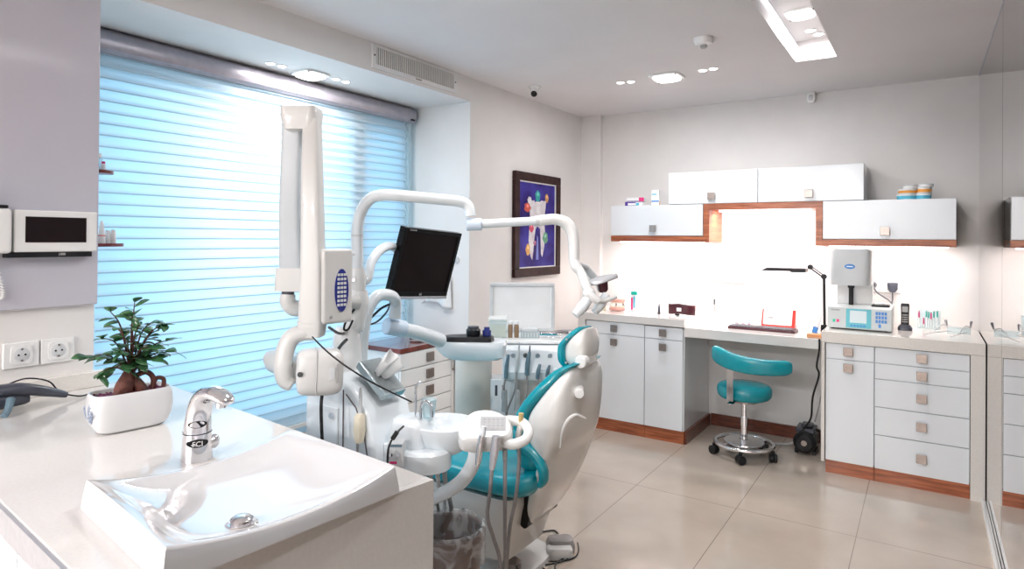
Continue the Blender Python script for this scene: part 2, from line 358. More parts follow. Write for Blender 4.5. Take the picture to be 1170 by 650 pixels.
# smoke detector, dome camera, wall sensor
x, y = at(804, 44, Z=HC).xy
t = empty('smoke_detector', (x, y, HC), 'round white smoke detector on the ceiling', 'smoke detector')
MB().lathe([(.052, HC), (.052, HC - .018), (.044, HC - .032), (.03, HC - .036)], (x, y, 0)).build('housing', plas, t)
MB().lathe([(.018, HC - .034), (.02, HC - .046), (.014, HC - .052)], (x, y, 0)).build('sensor', pgrey, t)
x, y = at(611, 99, Z=HC).xy
t = empty('dome_camera', (x, y, HC), 'small dome security camera with black lens on the ceiling', 'camera')
MB().lathe([(.042, HC), (.042, HC - .008), (.028, HC - .016), (.026, HC - .05), (.02, HC - .06)], (x, y, 0)).build('housing', plas, t)
MB().ball((x + .002, y - .012, HC - .052), .023).build('lens', black, t)
x, z = at(927, 110, Y=YB - .03).x, at(927, 110, Y=YB - .03).z
t = empty('motion_sensor', (x, YB, z - .05), 'white motion sensor high on the back wall', 'sensor')
MB().box((x - .03, YB - .012, z + .03), (x + .03, YB, z + .06)).cyl((x, YB - .03, z + .03), (x, YB - .02, z + .05), .012).build('bracket', plas, t, bevel=.003)
MB().loft([[(x + p.x, YB - .035 + p.y, zz) for p in sq(a, a * .8)] for zz, a in ((z - .05, .018), (z - .03, .03), (z + .02, .032), (z + .035, .02))]).build('housing', plas, t)
MB().ball((x, YB - .058, z - .015), (.016, .01, .022)).build('lens', lgrey, t)

# ================================================================= WINDOW BLIND
t = empty('window_blind', (-3.03, 2.25, .33), 'closed pale slatted blind with silver cassette filling the window', 'blind')
casm = noisy(mat('cassette_grey', rough=.3, metal=.4), (.40, .375, .42), (.45, .42, .47), 30)
prof = [(-3.09, 2.357), (-3.01, 2.357), (-2.985, 2.34), (-2.975, 2.30), (-2.985, 2.265), (-3.005, 2.25), (-3.09, 2.25)]
MB().prism(prof, 'y', 1.265, 3.285).build('cassette', casm, t, bevel=.006)
for a, b_ in ((1.255, 1.267), (3.283, 3.297), (1.205, 1.25)): MB().prism(prof, 'y', a, b_).build('end_cap', casm if b_ > 2 or a > 1.25 else lgrey, t, bevel=.004)
box((-2.985, 1.215, 2.27), (-2.972, 1.245, 2.28)).build('bracket_slot', black, t)
box((-3.0, 3.24, 2.262), (-2.976, 3.275, 2.272)).build('bracket_slot', black, t)
sl = MB(); z0, pitch = .375, .0505; i = 0
while z0 + i * pitch < 2.27:
    z = z0 + i * pitch
    pr = [(-3.018, z - .003), (-3.0182, z + .003), (-3.025, z + .02), (-3.031, z + .036), (-3.036, z + .063)]
    V = [[sl.v((x, y, zz)) for x, zz in pr] for y in (1.285, 3.235)]
    for k in range(4):
        sl.m(1 if k == 0 else 0); sl.f([V[0][k], V[1][k], V[1][k + 1], V[0][k + 1]])
    i += 1
sl.build('slats', [blm, mat('slat_hem', (.52, .68, .77), .7)], t, ang=80)
box((-3.032, 1.285, .345), (-3.016, 3.235, .372)).build('bottom_rail', plas, t, bevel=.004)
for y in (1.262, 3.262):
    box((-3.04, y - .012, .3), (-3.01, y + .012, 2.25)).build('side_guide', acrylic, t, bevel=.003)
for y in (1.255, 1.272): MB().cyl((-3.0, y, .9), (-3.0, y, 2.25), .0015, n=6).build('pull_cord', plas, t)

# ================================================================= BACK WALL CABINETS
YC = 4.376                                            # front plane of the base cabinets
def handle(parent, x, z, y=YC, s=.026):
    MB().box((x - s, y - .022, z - s), (x + s, y - .014, z + s)).box((x - .008, y - .014, z - .008), (x + .008, y + .001, z + .008)).build('handle', steel, parent, bevel=.002)
def front(kind, parent, x0, x1, z0, z1, hx=None, hz=None, y=YC, s=.026):
    g_ = .0022
    d = box((x0 + g_, y, z0 + g_), (x1 - g_, y + .018, z1 - g_)).build(kind, cab, parent, bevel=.0015)
    if hx is not None: handle(d, hx, hz, y, s)
    return d
def base(name, x0, x1, label, ztop=.812, zk=.09):
    t = empty(name, ((x0 + x1) / 2, 4.7, 0), label, 'cabinet', 'base cabinets along the back wall')
    box((x0, YC + .0185, zk), (x1, YB - .012, ztop)).build('carcass', cab, t)
    box((x0 + .002, YC + .012, 0), (x1 - .0, YB - .012, zk)).build('plinth', wood, t)
    return t
ZD = .73
t = base('base_cabinet', -2.193, -1.7165, 'white base cabinet with one drawer above a wide door, left end of the back wall')
front('drawer', t, -2.193, -1.7165, ZD, .826, -1.955, .779); front('door', t, -2.193, -1.7165, .09, ZD, -1.955, .677)
t = base('base_cabinet', -1.7155, -1.424, 'narrow white base cabinet with drawer and door, just left of the desk')
front('drawer', t, -1.7155, -1.43, ZD, .822, -1.575, .779); front('door', t, -1.7155, -1.43, .09, ZD, -1.575, .677)
t = base('base_cabinet', -.5225, -.2565, 'narrow white base cabinet with drawer and door, just right of the desk')
front('drawer', t, -.5225, -.2565, .715, .812, -.396, .768); front('door', t, -.5225, -.2565, .08, .715, -.396, .668)
t = base('base_cabinet', -.2555, .211, 'white base cabinet with five stacked drawers beside the mirror')
for a, b_, h_ in ((.716, .812, .768), (.62, .716, .666), (.452, .62, .534), (.284, .452, .370), (.08, .284, .185)): front('drawer', t, -.2555, .211, a, b_, -.017, h_)
# worktops
t = empty('worktop', (-1.84, 4.7, .826), 'thick pale quartz worktop over the left base cabinets', 'worktop', None)
box((-2.256, YC - .012, .828), (-1.42, YB - .006, .884)).build('slab', quartzw, t, bevel=.003); box((-2.256, YC - .012, 0), (-2.196, YB - .055, .828)).build('side_panel', quartzw, t, bevel=.002)
t = empty('worktop', (-.13, 4.7, .815), 'thick beige quartz worktop over the right base cabinets beside the mirror', 'worktop')
box((-.545, YC - .012, .814), (.281, YB - .006, .884)).build('slab', quartz, t, bevel=.003); box((-.545, YC - .012, .07), (-.525, YB - .012, .814)).build('side_panel', quartz, t, bevel=.002); box((.213, YC - .012, 0), (.281, YB - .012, .814)).build('side_panel', quartz, t, bevel=.002)
box((-1.419, YC - .008, .764), (-.546, YB - .006, .83)).build('desk_slab', quartzw, bevel=.003, label='lower pale quartz desk top spanning between the two cabinet groups', cat='desk')
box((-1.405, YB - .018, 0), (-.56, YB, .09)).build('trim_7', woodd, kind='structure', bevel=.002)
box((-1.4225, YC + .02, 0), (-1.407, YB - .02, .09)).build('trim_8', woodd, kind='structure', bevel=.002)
# wall cabinets
YU = 4.65
def wallcab(x0, x1, z0, z1, hx, hz, label, halves=None):
    t = empty('wall_cabinet', ((x0 + x1) / 2, 4.85, z0), label, 'cabinet', 'white wall cabinets')
    box((x0, YU + .0185, z0), (x1, YB, z1)).build('carcass', cab, t, bevel=.001)
    front('door', t, x0, x1, z0, z1, hx, hz, YU)
wallcab(-1.64, -.9915, 1.716, 1.957, -1.314, 1.771, 'white wall cabinet in the top row, left of the seam')
wallcab(-.9905, -.335, 1.716, 1.957, -.661, 1.768, 'white wall cabinet in the top row, right of the seam, with ceiling light reflections')
wallcab(-2.115, -1.375, 1.478, 1.7155, -1.758, 1.534, 'low white wall cabinet at the left end of the row')
wallcab(-.577, .156, 1.461, 1.7155, -.218, 1.514, 'low white wall cabinet at the right end nearest the mirror')
t = empty('stepped_shelf', (-.98, 4.8, 1.42), 'stepped walnut shelf board running beneath the white wall cabinets', 'shelf')
box((-2.115, YU + .004, 1.432), (-1.331, YB, 1.477)).build('board', wood, t, bevel=.001)
box((-1.374, YU + .004, 1.477), (-1.331, YB, 1.7155)).build('board', wood, t, bevel=.001)
box((-1.331, YU + .004, 1.669), (-.62, YB, 1.7155)).build('board', wood, t, bevel=.001)
box((-.62, YU + .004, 1.416), (-.578, YB, 1.7155)).build('board', wood, t, bevel=.001)
box((-.578, YU + .004, 1.416), (.156, YB, 1.460)).build('board', wood, t, bevel=.001)
for x0, x1, z, l, pw in ((-2.08, -1.4, 1.432, 'LED strip light under the left wall cabinet', LEDW), (-1.29, -.66, 1.669, 'LED strip light under the raised middle shelf', LEDW * 1.5), (-.55, .12, 1.416, 'LED strip light under the right wall cabinet', LEDW * .8)):
    box((x0, 4.76, z - .009), (x1, 4.775, z)).build('led_strip', led_e, label=l, cat='light', group='LED strips under the wall cabinets')
    area('led_light', ((x0 + x1) / 2, 4.77, z - .015), (0, .25, -1), x1 - x0, .02, pw, (1, .93, .91))
# things on top of the wall cabinets
def cuboid(name, c, s, rz, m, label, cat, group=None, parts=()):
    t = empty(name, c, label, cat, group)
    M = frame(c, rz)
    MB().at(M).box((-s[0] / 2, -s[1] / 2, 0), (s[0] / 2, s[1] / 2, s[2])).build('carton', m, t, bevel=.0015)
    for nm, a, b_, mm in parts: MB().at(M).box(a, b_).build(nm, mm, t)
    return t
p = at(726, 234, Y=4.78)
cuboid('toothpaste_box', (p.x - .01, 4.79, 1.716), (.15, .045, .036), .1, purple, 'purple toothpaste box lying on the left wall cabinet', 'box', None,
       (('label_panel', (-.05, -.0235, .008), (.03, -.022, .026), paper),))
cuboid('toothpaste_box', (p.x, 4.795, 1.753), (.15, .045, .034), .05, paper, 'white and pink toothpaste box lying on the purple one', 'box', None,
       (('label_panel', (.03, -.0235, .002), (.073, -.022, .033), pinkp), ('stripe', (-.07, -.0235, .004), (.028, -.022, .008), purple)))
cuboid('toothpaste_box', (p.x + .055, 4.745, 1.716), (.06, .04, .03), -.1, paper, 'small pale blue box in front of the toothpaste boxes', 'box', None, (('label_panel', (-.028, -.0208, .004), (.0, -.02, .024), cyanl),))
p = at(749, 234, Y=4.78)
cuboid('tall_carton', (p.x, 4.78, 1.716), (.062, .05, .125), .25, paper, 'tall white carton with blue bands on the left wall cabinet', 'box', None,
       (('label_panel', (-.028, -.0262, .03), (.028, -.025, .042), bluel), ('stripe', (-.026, -.0262, .085), (.01, -.025, .095), cyanl), ('side_label', (.031, -.02, .0), (.0322, .02, .035), orangep)))
for k, (px, z, h, r, l, c) in enumerate(((1036, 1.716, .04, .055, 'white jar with blue band on the right wall cabinet, at the left', cyanl), (1037, 1.757, .03, .052, 'white jar with orange band stacked on the blue banded one', orangep), (1040, 1.788, .024, .04, 'small white lidded jar, topmost of the left stack', paper),
        (1055, 1.716, .042, .042, 'white jar with blue band at the base of the right stack', cyanl), (1056, 1.759, .038, .04, 'jar with orange band on the right blue banded jar', orangep), (1058, 1.798, .018, .04, 'flat white tin topmost of the right stack', paper))):
    x = at(px, 229, Y=4.8).x; t = empty('jar', (x, 4.8, z), l, 'jar', 'jars stacked on the right wall cabinet')
    MB().lathe([(r, z + .0005), (r, z + h * .8)], (x, 4.8, 0)).build('jar_body', paper, t)
    MB().lathe([(r * 1.012, z + h * .12), (r * 1.012, z + h * .66)], (x, 4.8, 0), cap=False).build('label_band', c, t)
    MB().lathe([(r * 1.04, z + h * .78), (r * 1.04, z + h - .001), (r * .9, z + h)], (x, 4.8, 0)).build('lid', lgrey if k in (2, 5) else paper, t)

# ================================================================= THINGS ON THE WORKTOPS
ZL, ZDK = .884, .83
# left worktop
def onleft(px, py): p = at(px, py, Z=ZL); return p.x, p.y
x, y = at(706, 352, Y=4.62).x, 4.62
t = empty('dental_model', (x, y, ZL), 'pink and white jaw model on the left worktop', 'dental model')
for s_, zz in ((0, ZL), (1, ZL + .055)):
    arch = [(x + .05 * math.cos(a), y - .01 + .045 * math.sin(a) * -1, zz + .018 + (.012 if s_ else 0)) for a in [PI * k / 10 - .0 for k in range(11)]]
    MB().tube(arch, .016, 10, 3).build('gum', skinm, t)
    tb = MB()
    for k in range(11):
        a = PI * k / 10; q = Vector((x + .05 * math.cos(a), y - .01 - .045 * math.sin(a), zz + (.034 if not s_ else .014)))
        tb.ball(q, (.007, .007, .009), 8, 6)
    tb.build('teeth', ivory, t)
MB().box((x - .012, y + .0, ZL), (x + .012, y + .05, ZL + .012)).cyl((x - .03, y + .035, ZL + .008), (x - .03, y + .035, ZL + .09), .006).cyl((x + .03, y + .035, ZL + .008), (x + .03, y + .035, ZL + .09), .006).build('hinge', steel, t)
for px, r, h, l, c in ((690, .016, .05, 'small pale bottle left of the pink jaw model', ivory), (715, .014, .045, 'small clear vial right of the jaw model', acrylic), (733, .013, .05, 'slim vial right of the toothpaste tube', acrylic), (739, .008, .07, 'thin vial nearest the dark red headband', acrylic)):
    x, y = at(px, 350, Y=4.66).x, 4.66
    if px == 690: y = 4.55; x = at(px, 350, Y=4.55).x
    t = empty('vial', (x, y, ZL), l, 'vial', 'small vials on the left worktop')
    MB().lathe([(r, ZL), (r, ZL + h * .7), (r * .6, ZL + h * .8)], (x, y, 0), 16).build('vial_body', c, t)
    MB().lathe([(r * .65, ZL + h * .78), (r * .65, ZL + h)], (x, y, 0), 16).build('cap', paper, t)
x, y = at(724.5, 350, Y=4.64).x, 4.64
t = empty('toothpaste_tube', (x, y, ZL), 'upright toothpaste tube with green top on the left worktop', 'tube')
MB().loft([[(x + p.x, y + p.y, z) for p in sq(a, b_)] for z, a, b_ in ((ZL, .018, .018), (ZL + .05, .020, .018), (ZL + .12, .024, .010), (ZL + .155, .027, .003))]).build('tube_body', paper, t)
box((x - .024, y - .011, ZL + .13), (x + .026, y + .011, ZL + .157)).build('crimp', mat('green_print', (.0, .45, .35), .4), t, bevel=.004)
MB().box((x - .019, y - .0195, ZL + .015), (x - .004, y - .0185, ZL + .11)).build('stripe', pinkp, t); MB().box((x + .002, y - .0195, ZL + .03), (x + .015, y - .0185, ZL + .12)).build('stripe', cyanl, t)
MB().lathe([(.012, ZL), (.010, ZL + .002)], (x, y - .0, 0)).build('cap', paper, t)
# slate plastic small cone
x, y = at(753, 353, Y=4.6).x, 4.6
MB().lathe([(.012, ZL), (.010, ZL + .03), (.004, ZL + .075), (.002, ZL + .08)], (x, y, 0), 14).build('nozzle_tip', darkg, label='small dark pointed nozzle standing left of the headband', cat='nozzle')
# maroon headband
x, y = at(777, 352, Y=4.58).x, 4.60
t = empty('headband_visor', (x, y, ZL), 'dark red curved headband visor standing on the left worktop', 'visor')
def band(u, v_):
    a = PI * (1.08 - 1.16 * u) ; return (x + .10 * math.cos(a), y + .02 - .06 * math.sin(a), ZL + .018 + .075 * v_ - .012 * abs(math.cos(a)))
MB().grid(band, 28, 4).build('band', maroon, t, solid=.004)
MB().box((x - .018, y - .046, ZL + .035), (x + .018, y - .043, ZL + .062)).build('buckle', paper, t, bevel=.003)
MB().ball((x - .02, y - .02, ZL + .008), (.02, .014, .008)).build('chin_pad', black, t)
pb = MB()
for k in range(5): pb.box((x - .074, y - .002 - .0, ZL + .022 + k * .012), (x - .066, y + .002, ZL + .028 + k * .012))
pb.build('studs', paper, t)
# small stand with upright pin on the desk
x, y = at(816, 366, Y=4.62).x, 4.62
t = empty('swab_stand', (x, y, ZDK), 'small clear stand with an upright pin near the desk end', 'stand')
MB().lathe([(.035, ZDK), (.035, ZDK + .008), (.012, ZDK + .016)], (x, y, 0)).build('base', lgrey, t)
MB().cyl((x, y, ZDK + .01), (x, y, ZDK + .155), .003, n=10).build('stem', chrome, t); MB().cyl((x, y, ZDK + .15), (x, y, ZDK + .19), .0055, n=10).build('tip', darkg, t)
# wall outlets over the desk
for px, l in ((827, 'left round wall socket above the desk'), (841, 'right round wall socket above the desk')):
    p = at(px, 313, Y=YB); t = empty('wall_socket', (p.x, YB, p.z), l, 'socket', 'wall sockets above the desk')
    M = frame((p.x, YB, p.z))
    MB().at(M).box((-.042, -.010, -.042), (.042, 0, .042)).build('plate', plas, t, bevel=.003)
    MB().at(M).cyl((0, -.0105, 0), (0, -.0125, 0), .021).build('insert', lgrey, t)
    MB().at(M).cyl((-.009, -.0125, 0), (-.009, -.0135, 0), .0028, n=8).cyl((.009, -.0125, 0), (.009, -.0135, 0), .0028, n=8).build('pin_hole', black, t)
p = at(832, 321, Y=YB); box((p.x - .15, YB - .012, p.z - .008), (p.x + .15, YB, p.z + .004)).build('cable_trunking', plas, label='thin white cable trunking under the two wall sockets', cat='trunking')
# keyboard
p0, p1 = at(846, 372, Z=ZDK), at(919, 376, Z=ZDK)
kx0, kx1 = -1.16, -.725; ky = 4.52
t = empty('keyboard', ((kx0 + kx1) / 2, ky, ZDK), 'black computer keyboard on the desk', 'keyboard')
box((kx0, ky, ZDK), (kx1, ky + .14, ZDK + .016)).build('keyboard_base', maroon, t, bevel=.003)
kb = MB()
for r_ in range(5):
    for c_ in range(20): kb.box((kx0 + .008 + c_ * .021, ky + .008 + r_ * .025, ZDK + .016), (kx0 + .026 + c_ * .021, ky + .029 + r_ * .025, ZDK + .022))
kb.build('keys', darkg, t, kind='stuff')
# little clear cups left of the keyboard
for px, l in ((842, 'leftmost tiny clear cup behind the keyboard'), (849, 'second tiny clear cup behind the keyboard'), (856, 'tiny clear cup nearest the red frame')):
    x, y = at(px, 365, Y=4.75).x, 4.75; t = empty('clear_cup', (x, y, ZDK), l, 'cup', 'tiny clear cups on the desk')
    MB().lathe([(.010, ZDK), (.014, ZDK + .04), (.013, ZDK + .04), (.009, ZDK + .003)], (x, y, 0), 16).build('cup_wall', acrylic, t)
    MB().lathe([(.0095, ZDK + .0005), (.0105, ZDK + .015)], (x, y, 0), 12).build('content', pinkp, t)
# red photo frame / calendar
x0, x1 = at(871, 365, Y=4.84).x, at(909, 365, Y=4.84).x
t = empty('calendar_stand', ((x0 + x1) / 2, 4.84, ZDK), 'white card on a red stand behind the keyboard', 'calendar')
MB().box((x0, 4.8, ZDK), (x1, 4.88, ZDK + .012)).build('base', red, t, bevel=.002)
MB().prism([(4.8, ZDK + .012), (4.83, ZDK + .012), (4.86, ZDK + .12), (4.853, ZDK + .12)], 'x', x0, x0 + .008).build('side_rail', red, t)
MB().prism([(4.8, ZDK + .012), (4.85, ZDK + .012), (4.86, ZDK + .12), (4.853, ZDK + .12)], 'x', x1 - .02, x1 - .0).build('side_rail', red, t)
MB().prism([(4.812, ZDK + .014), (4.815, ZDK + .014), (4.853, ZDK + .128), (4.85, ZDK + .128)], 'x', x0 + .01, x1 - .022).build('card', paper, t)
MB().prism([(4.8235, ZDK + .055), (4.8265, ZDK + .055), (4.8315, ZDK + .07), (4.8285, ZDK + .07)], 'x', x0 + .04, x0 + .075).prism([(4.8235, ZDK + .052), (4.8265, ZDK + .052), (4.829, ZDK + .06), (4.826, ZDK + .06)], 'x', x0 + .09, x0 + .105).build('print', pgrey, t)
# black desk lamp, clamped at the right desk end
xb, yb = at(943, 375, Y=4.72).x, 4.72
xb = -.575
ZR = .884
pt = lambda px, py: at(px, py, Y=yb)
t = empty('desk_lamp', (xb, yb, ZDK), 'black articulated desk lamp with long flat head over the desk', 'lamp')
top = Vector((xb, yb, 1.255)); q = at(941, 316, Y=yb); top = Vector((xb, yb, q.z))
MB().cyl((xb, yb, ZDK), (xb, yb, ZDK + .05), .02).build('clamp', black, t)
MB().tube([(xb + .005, yb, ZDK + .04), (xb, yb, top.z)], .009, 12, 0).build('pole', black, t)
e = at(926, 305, Y=yb)
MB().cyl(top + Vector((0, -.012, 0)), top + Vector((0, .012, 0)), .018).build('joint', black, t)
MB().tube([top + Vector((0, 0, .008)), (e.x, yb, e.z + .008)], .004, 8, 0).tube([top + Vector((0, 0, -.010)), (e.x, yb, e.z - .008)], .0055, 8, 0).build('arm', darkg, t)
MB().cyl((e.x, yb - .015, e.z), (e.x, yb + .015, e.z), .017).build('joint', black, t)
h0, h1 = at(922, 309, Y=yb), at(871, 311, Y=yb)
MB().prism([(h1.x - .0, h0.z - .008), (h1.x + .04, h0.z + .014), (h0.x, h0.z + .014), (h0.x, h0.z - .012), (h0.x - .09, h0.z - .014), (h0.x - .1, h0.z - .006)], 'y', yb - .06, yb + .06).build('lamp_head', black, t, bevel=.003)
MB().tube([(e.x - .035, yb, e.z), (e.x - .03, yb, e.z + .022), (e.x - .005, yb, e.z + .026), (e.x + .008, yb, e.z + .008)], .0022, 8).build('wire', lgrey, t)
# blue and white packet beside the lamp, orange block
x = at(936, 373, Y=4.66).x
t = empty('tissue_packet', (-.615, 4.66, ZDK), 'blue and white packet leaning beside the desk lamp', 'packet')
MB().at(frame((-.622, 4.66, ZDK), 0, 0, math.radians(14))).box((-.018, -.02, 0), (.012, .025, .04)).build('packet_base', bluel, t, bevel=.004)
MB().at(frame((-.622, 4.66, ZDK), 0, 0, math.radians(14))).box((-.012, -.015, .04), (.014, .02, .13)).build('packet_sleeve', paper, t, bevel=.004)
p = at(928, 381, Z=ZDK)
box((-.635, 4.40, ZDK), (-.55, 4.47, ZDK + .022)).build('wooden_block', orange, bevel=.003, label='small orange wooden block at the right end of the desk', cat='block')
# porcelain furnace
FX0, FX1, FY = at(945, 375, Y=4.52).x, at(1019, 378, Y=4.52).x, 4.52
t = empty('porcelain_furnace', ((FX0 + FX1) / 2, FY + .15, ZR), 'white dental furnace with control panel and keypad on the right worktop', 'furnace')
bz0, bz1 = ZR + .008, ZR + .012 + (at(945, 350, Y=FY).z - at(945, 376, Y=FY).z) - .02
MB().prism([(FY, bz0), (FY + .33, bz0), (FY + .33, bz1 + .01), (FY + .05, bz1 + .01), (FY + .012, bz1)], 'x', FX0, FX1).build('control_base', mat('furnace_grey', (.58, .62, .62), .35), t, bevel=.004)
for xx in (FX0 + .03, FX1 - .03):
    for yy in (FY + .03, FY + .3): MB().cyl((xx, yy, ZR), (xx, yy, bz0), .01, n=10).build('foot', black, t)
W = FX1 - FX0; slope = (.012) / (bz1 - bz0)
def fp(u0, u1, v0, v1, m, nm, e_=.001):
    z0_, z1_ = bz0 + (bz1 - bz0) * v0, bz0 + (bz1 - bz0) * v1; ya, yb_ = FY + slope * (z0_ - bz0), FY + slope * (z1_ - bz0)
    MB().loft([[(FX0 + W * u0, ya - e_, z0_), (FX0 + W * u1, ya - e_, z0_), (FX0 + W * u1, ya + .003, z0_), (FX0 + W * u0, ya + .003, z0_)], [(FX0 + W * u0, yb_ - e_, z1_), (FX0 + W * u1, yb_ - e_, z1_), (FX0 + W * u1, yb_ + .003, z1_), (FX0 + W * u0, yb_ + .003, z1_)]]).build(nm, m, t)
fp(.30, .69, .06, .96, mat('panel_cyan', (.12, .5, .58), .4), 'display_panel'); fp(.36, .62, .3, .88, mat('display', (.62, .72, .75), .2), 'display', .002)
for r_ in range(3):
    for c_ in range(4): fp(.755 + c_ * .045, .79 + c_ * .045, .36 + r_ * .19, .50 + r_ * .19, bluel, 'key', .002)
fp(.80, .84, .14, .3, bluel, 'key', .002)
for c_ in range(5): fp(.37 + c_ * .05, .405 + c_ * .05, .12, .2, bluel, 'key', .002)
fp(.09, .13, .28, .42, mat('green_key', (.0, .55, .35), .4), 'key', .002); fp(.15, .19, .28, .42, pinkp, 'key', .002); fp(.06, .2, .84, .9, pgrey, 'name_plate', .002)
gz0, gz1 = at(950, 325, Y=FY + .06).z, at(950, 285, Y=FY + .06).z + .005
gx0, gx1 = at(948, 300, Y=FY + .06).x, at(995.5, 300, Y=FY + .06).x
MB().box((gx0 + .03, FY + .2, bz1 + .009), (gx1 - .0, FY + .3, gz1 - .02)).build('column', plas, t, bevel=.004)
MB().loft([[((gx0 + gx1) / 2 + p.x, FY + .15 + p.y, z) for p in sq(a, .11, 0, 32, 6)] for z, a in ((gz0, (gx1 - gx0) / 2 - .004), (gz0 + .004, (gx1 - gx0) / 2), (gz1 - .012, (gx1 - gx0) / 2), (gz1, (gx1 - gx0) / 2 - .015))]).build('firing_hood', noisy(mat('hood_grey', rough=.35), (.56, .58, .59), (.6, .62, .63), 9), t)
MB().at(frame(((gx0 + gx1) / 2, FY + .0405, gz0 + (gz1 - gz0) * .52))).loft([[(.03 * math.cos(a), y_, .016 * math.sin(a)) for a in [2 * PI * k / 28 for k in range(28)]] for y_ in (-.003, .002)]).build('badge', bluel, t)
MB().at(frame(((gx0 + gx1) / 2, FY + .0375, gz0 + (gz1 - gz0) * .52))).box((-.018, -.001, -.003), (.018, 0, .003)).build('badge_text', paper, t)
MB().cyl(((gx0 + gx1) / 2, FY + .13, bz1 + .01), ((gx0 + gx1) / 2, FY + .13, gz0), .014).cyl(((gx0 + gx1) / 2, FY + .13, gz0 - .02), ((gx0 + gx1) / 2, FY + .13, gz0 + .002), .02).build('lift_column', black, t)
MB().box((FX1 - .115, FY + .07, bz1 + .011), (FX1 - .015, FY + .17, bz1 + .022)).build('cooling_tray', black, t, bevel=.003)
MB().lathe([(.03, bz1 + .022), (.032, bz1 + .03), (.02, bz1 + .036)], (FX1 - .075, FY + .12, 0)).build('firing_tray', plas, t)
# plugs by the furnace
p = at(1008, 328, Y=YB)
t = empty('double_wall_socket', (p.x, YB, p.z), 'double wall socket with two black plugs behind the furnace', 'socket')
box((p.x - .09, YB - .01, p.z - .035), (p.x + .11, YB, p.z + .04)).build('plate', plas, t, bevel=.003)
for dx, rr in ((-.055, .024), (.062, .03)):
    x = p.x + dx; t2 = empty('power_plug', (x, YB - .01, p.z + .015), 'black round plug in the left of the double socket' if dx < 0 else 'black square plug in the right of the double socket', 'plug')
    if dx < 0: MB().cyl((x, YB - .011, p.z + .015), (x, YB - .05, p.z + .015), rr, rr * .7).build('plug_body', darkg, t2)
    else: MB().loft([[(x + q_.x, YB - .03 + q_.y, z) for q_ in sq(a, .019)] for z, a in ((p.z - .03, .014), (p.z - .01, .028), (p.z + .03, .032), (p.z + .035, .028))]).build('plug_body', darkg, t2)
    yy = YB - .05 if dx < 0 else YB - .03; zz = p.z + .015 if dx < 0 else p.z - .03
    MB().tube([(x, yy, zz), (x + (.03 if dx < 0 else .0), yy - .02, zz - .05), (p.x + .06, 4.9 + (.03 if dx > 0 else 0), p.z - .10), (p.x + .065, 4.9 + (.03 if dx > 0 else 0), p.z - .2), (p.x + .03, 4.87 + (.05 if dx > 0 else 0), ZR + .006)], .004, 8).build('plug_cord', darkg, t2)
# cordless phone
x, y = at(1034, 372, Y=4.72).x, 4.72
t = empty('cordless_phone', (x, y, ZR), 'black cordless phone upright in its charger on the right worktop', 'phone')
MB().loft([[(x + p.x, y + p.y, z) for p in sq(a, b_)] for z, a, b_ in ((ZR, .04, .035), (ZR + .018, .04, .035), (ZR + .035, .028, .024))]).build('charger', darkg, t)
MB().at(frame((x, y, ZR + .02), 0, math.radians(-6))).loft([[(p.x, p.y, z) for p in sq(a, .012)] for z, a in ((0, .023), (.06, .021), (.14, .024), (.15, .02))]).build('handset', black, t)
MB().at(frame((x, y, ZR + .02), 0, math.radians(-6))).box((-.016, -.0135, .095), (.016, -.012, .13)).build('display', pgrey, t)
kb = MB().at(frame((x, y, ZR + .02), 0, math.radians(-6)))
for r_ in range(4):
    for c_ in range(3): kb.box((-.015 + c_ * .011, -.0138, .03 + r_ * .014), (-.007 + c_ * .011, -.012, .038 + r_ * .014))
kb.build('keypad', pgrey, t)
# rack of little brushes
x0 = at(1048, 375, Y=4.88).x
t = empty('brush_rack', (x0 + .055, 4.88, ZR), 'clear rack of small coloured brushes right of the cordless phone', 'rack')
MB().box((x0, 4.87, ZR), (x0 + .125, 4.905, ZR + .008)).box((x0, 4.898, ZR + .008), (x0 + .125, 4.903, ZR + .12)).build('rack_body', acrylic, t)
gr = mat('teal_handle', (.02, .3, .25), .4); mg = mat('magenta_handle', (.5, .02, .15), .4)
for k, (dx, m_, h) in enumerate(((.01, mg, .07), (.035, mg, .03), (.05, gr, .075), (.063, gr, .07), (.075, mg, .065), (.09, gr, .075), (.108, gr, .078))):
    b = empty('small_brush', (x0 + dx, 4.885, ZR + .008), ['magenta handled brush at the left end of the clear rack', 'short magenta brush low in the clear rack', 'first teal handled brush in the clear rack', 'second teal handled brush in the clear rack', 'magenta brush between the teal ones', 'teal handled brush right of the magenta one', 'teal handled brush at the right end of the clear rack'][k], 'brush', 'small brushes in the clear rack')
    MB().cyl((x0 + dx, 4.885, ZR + .0085), (x0 + dx, 4.885, ZR + h), .0022, n=8).build('stick', paper, b); MB().cyl((x0 + dx, 4.885, ZR + h), (x0 + dx, 4.885, ZR + h + .04), .005, .004, n=10).build('head', m_, b)
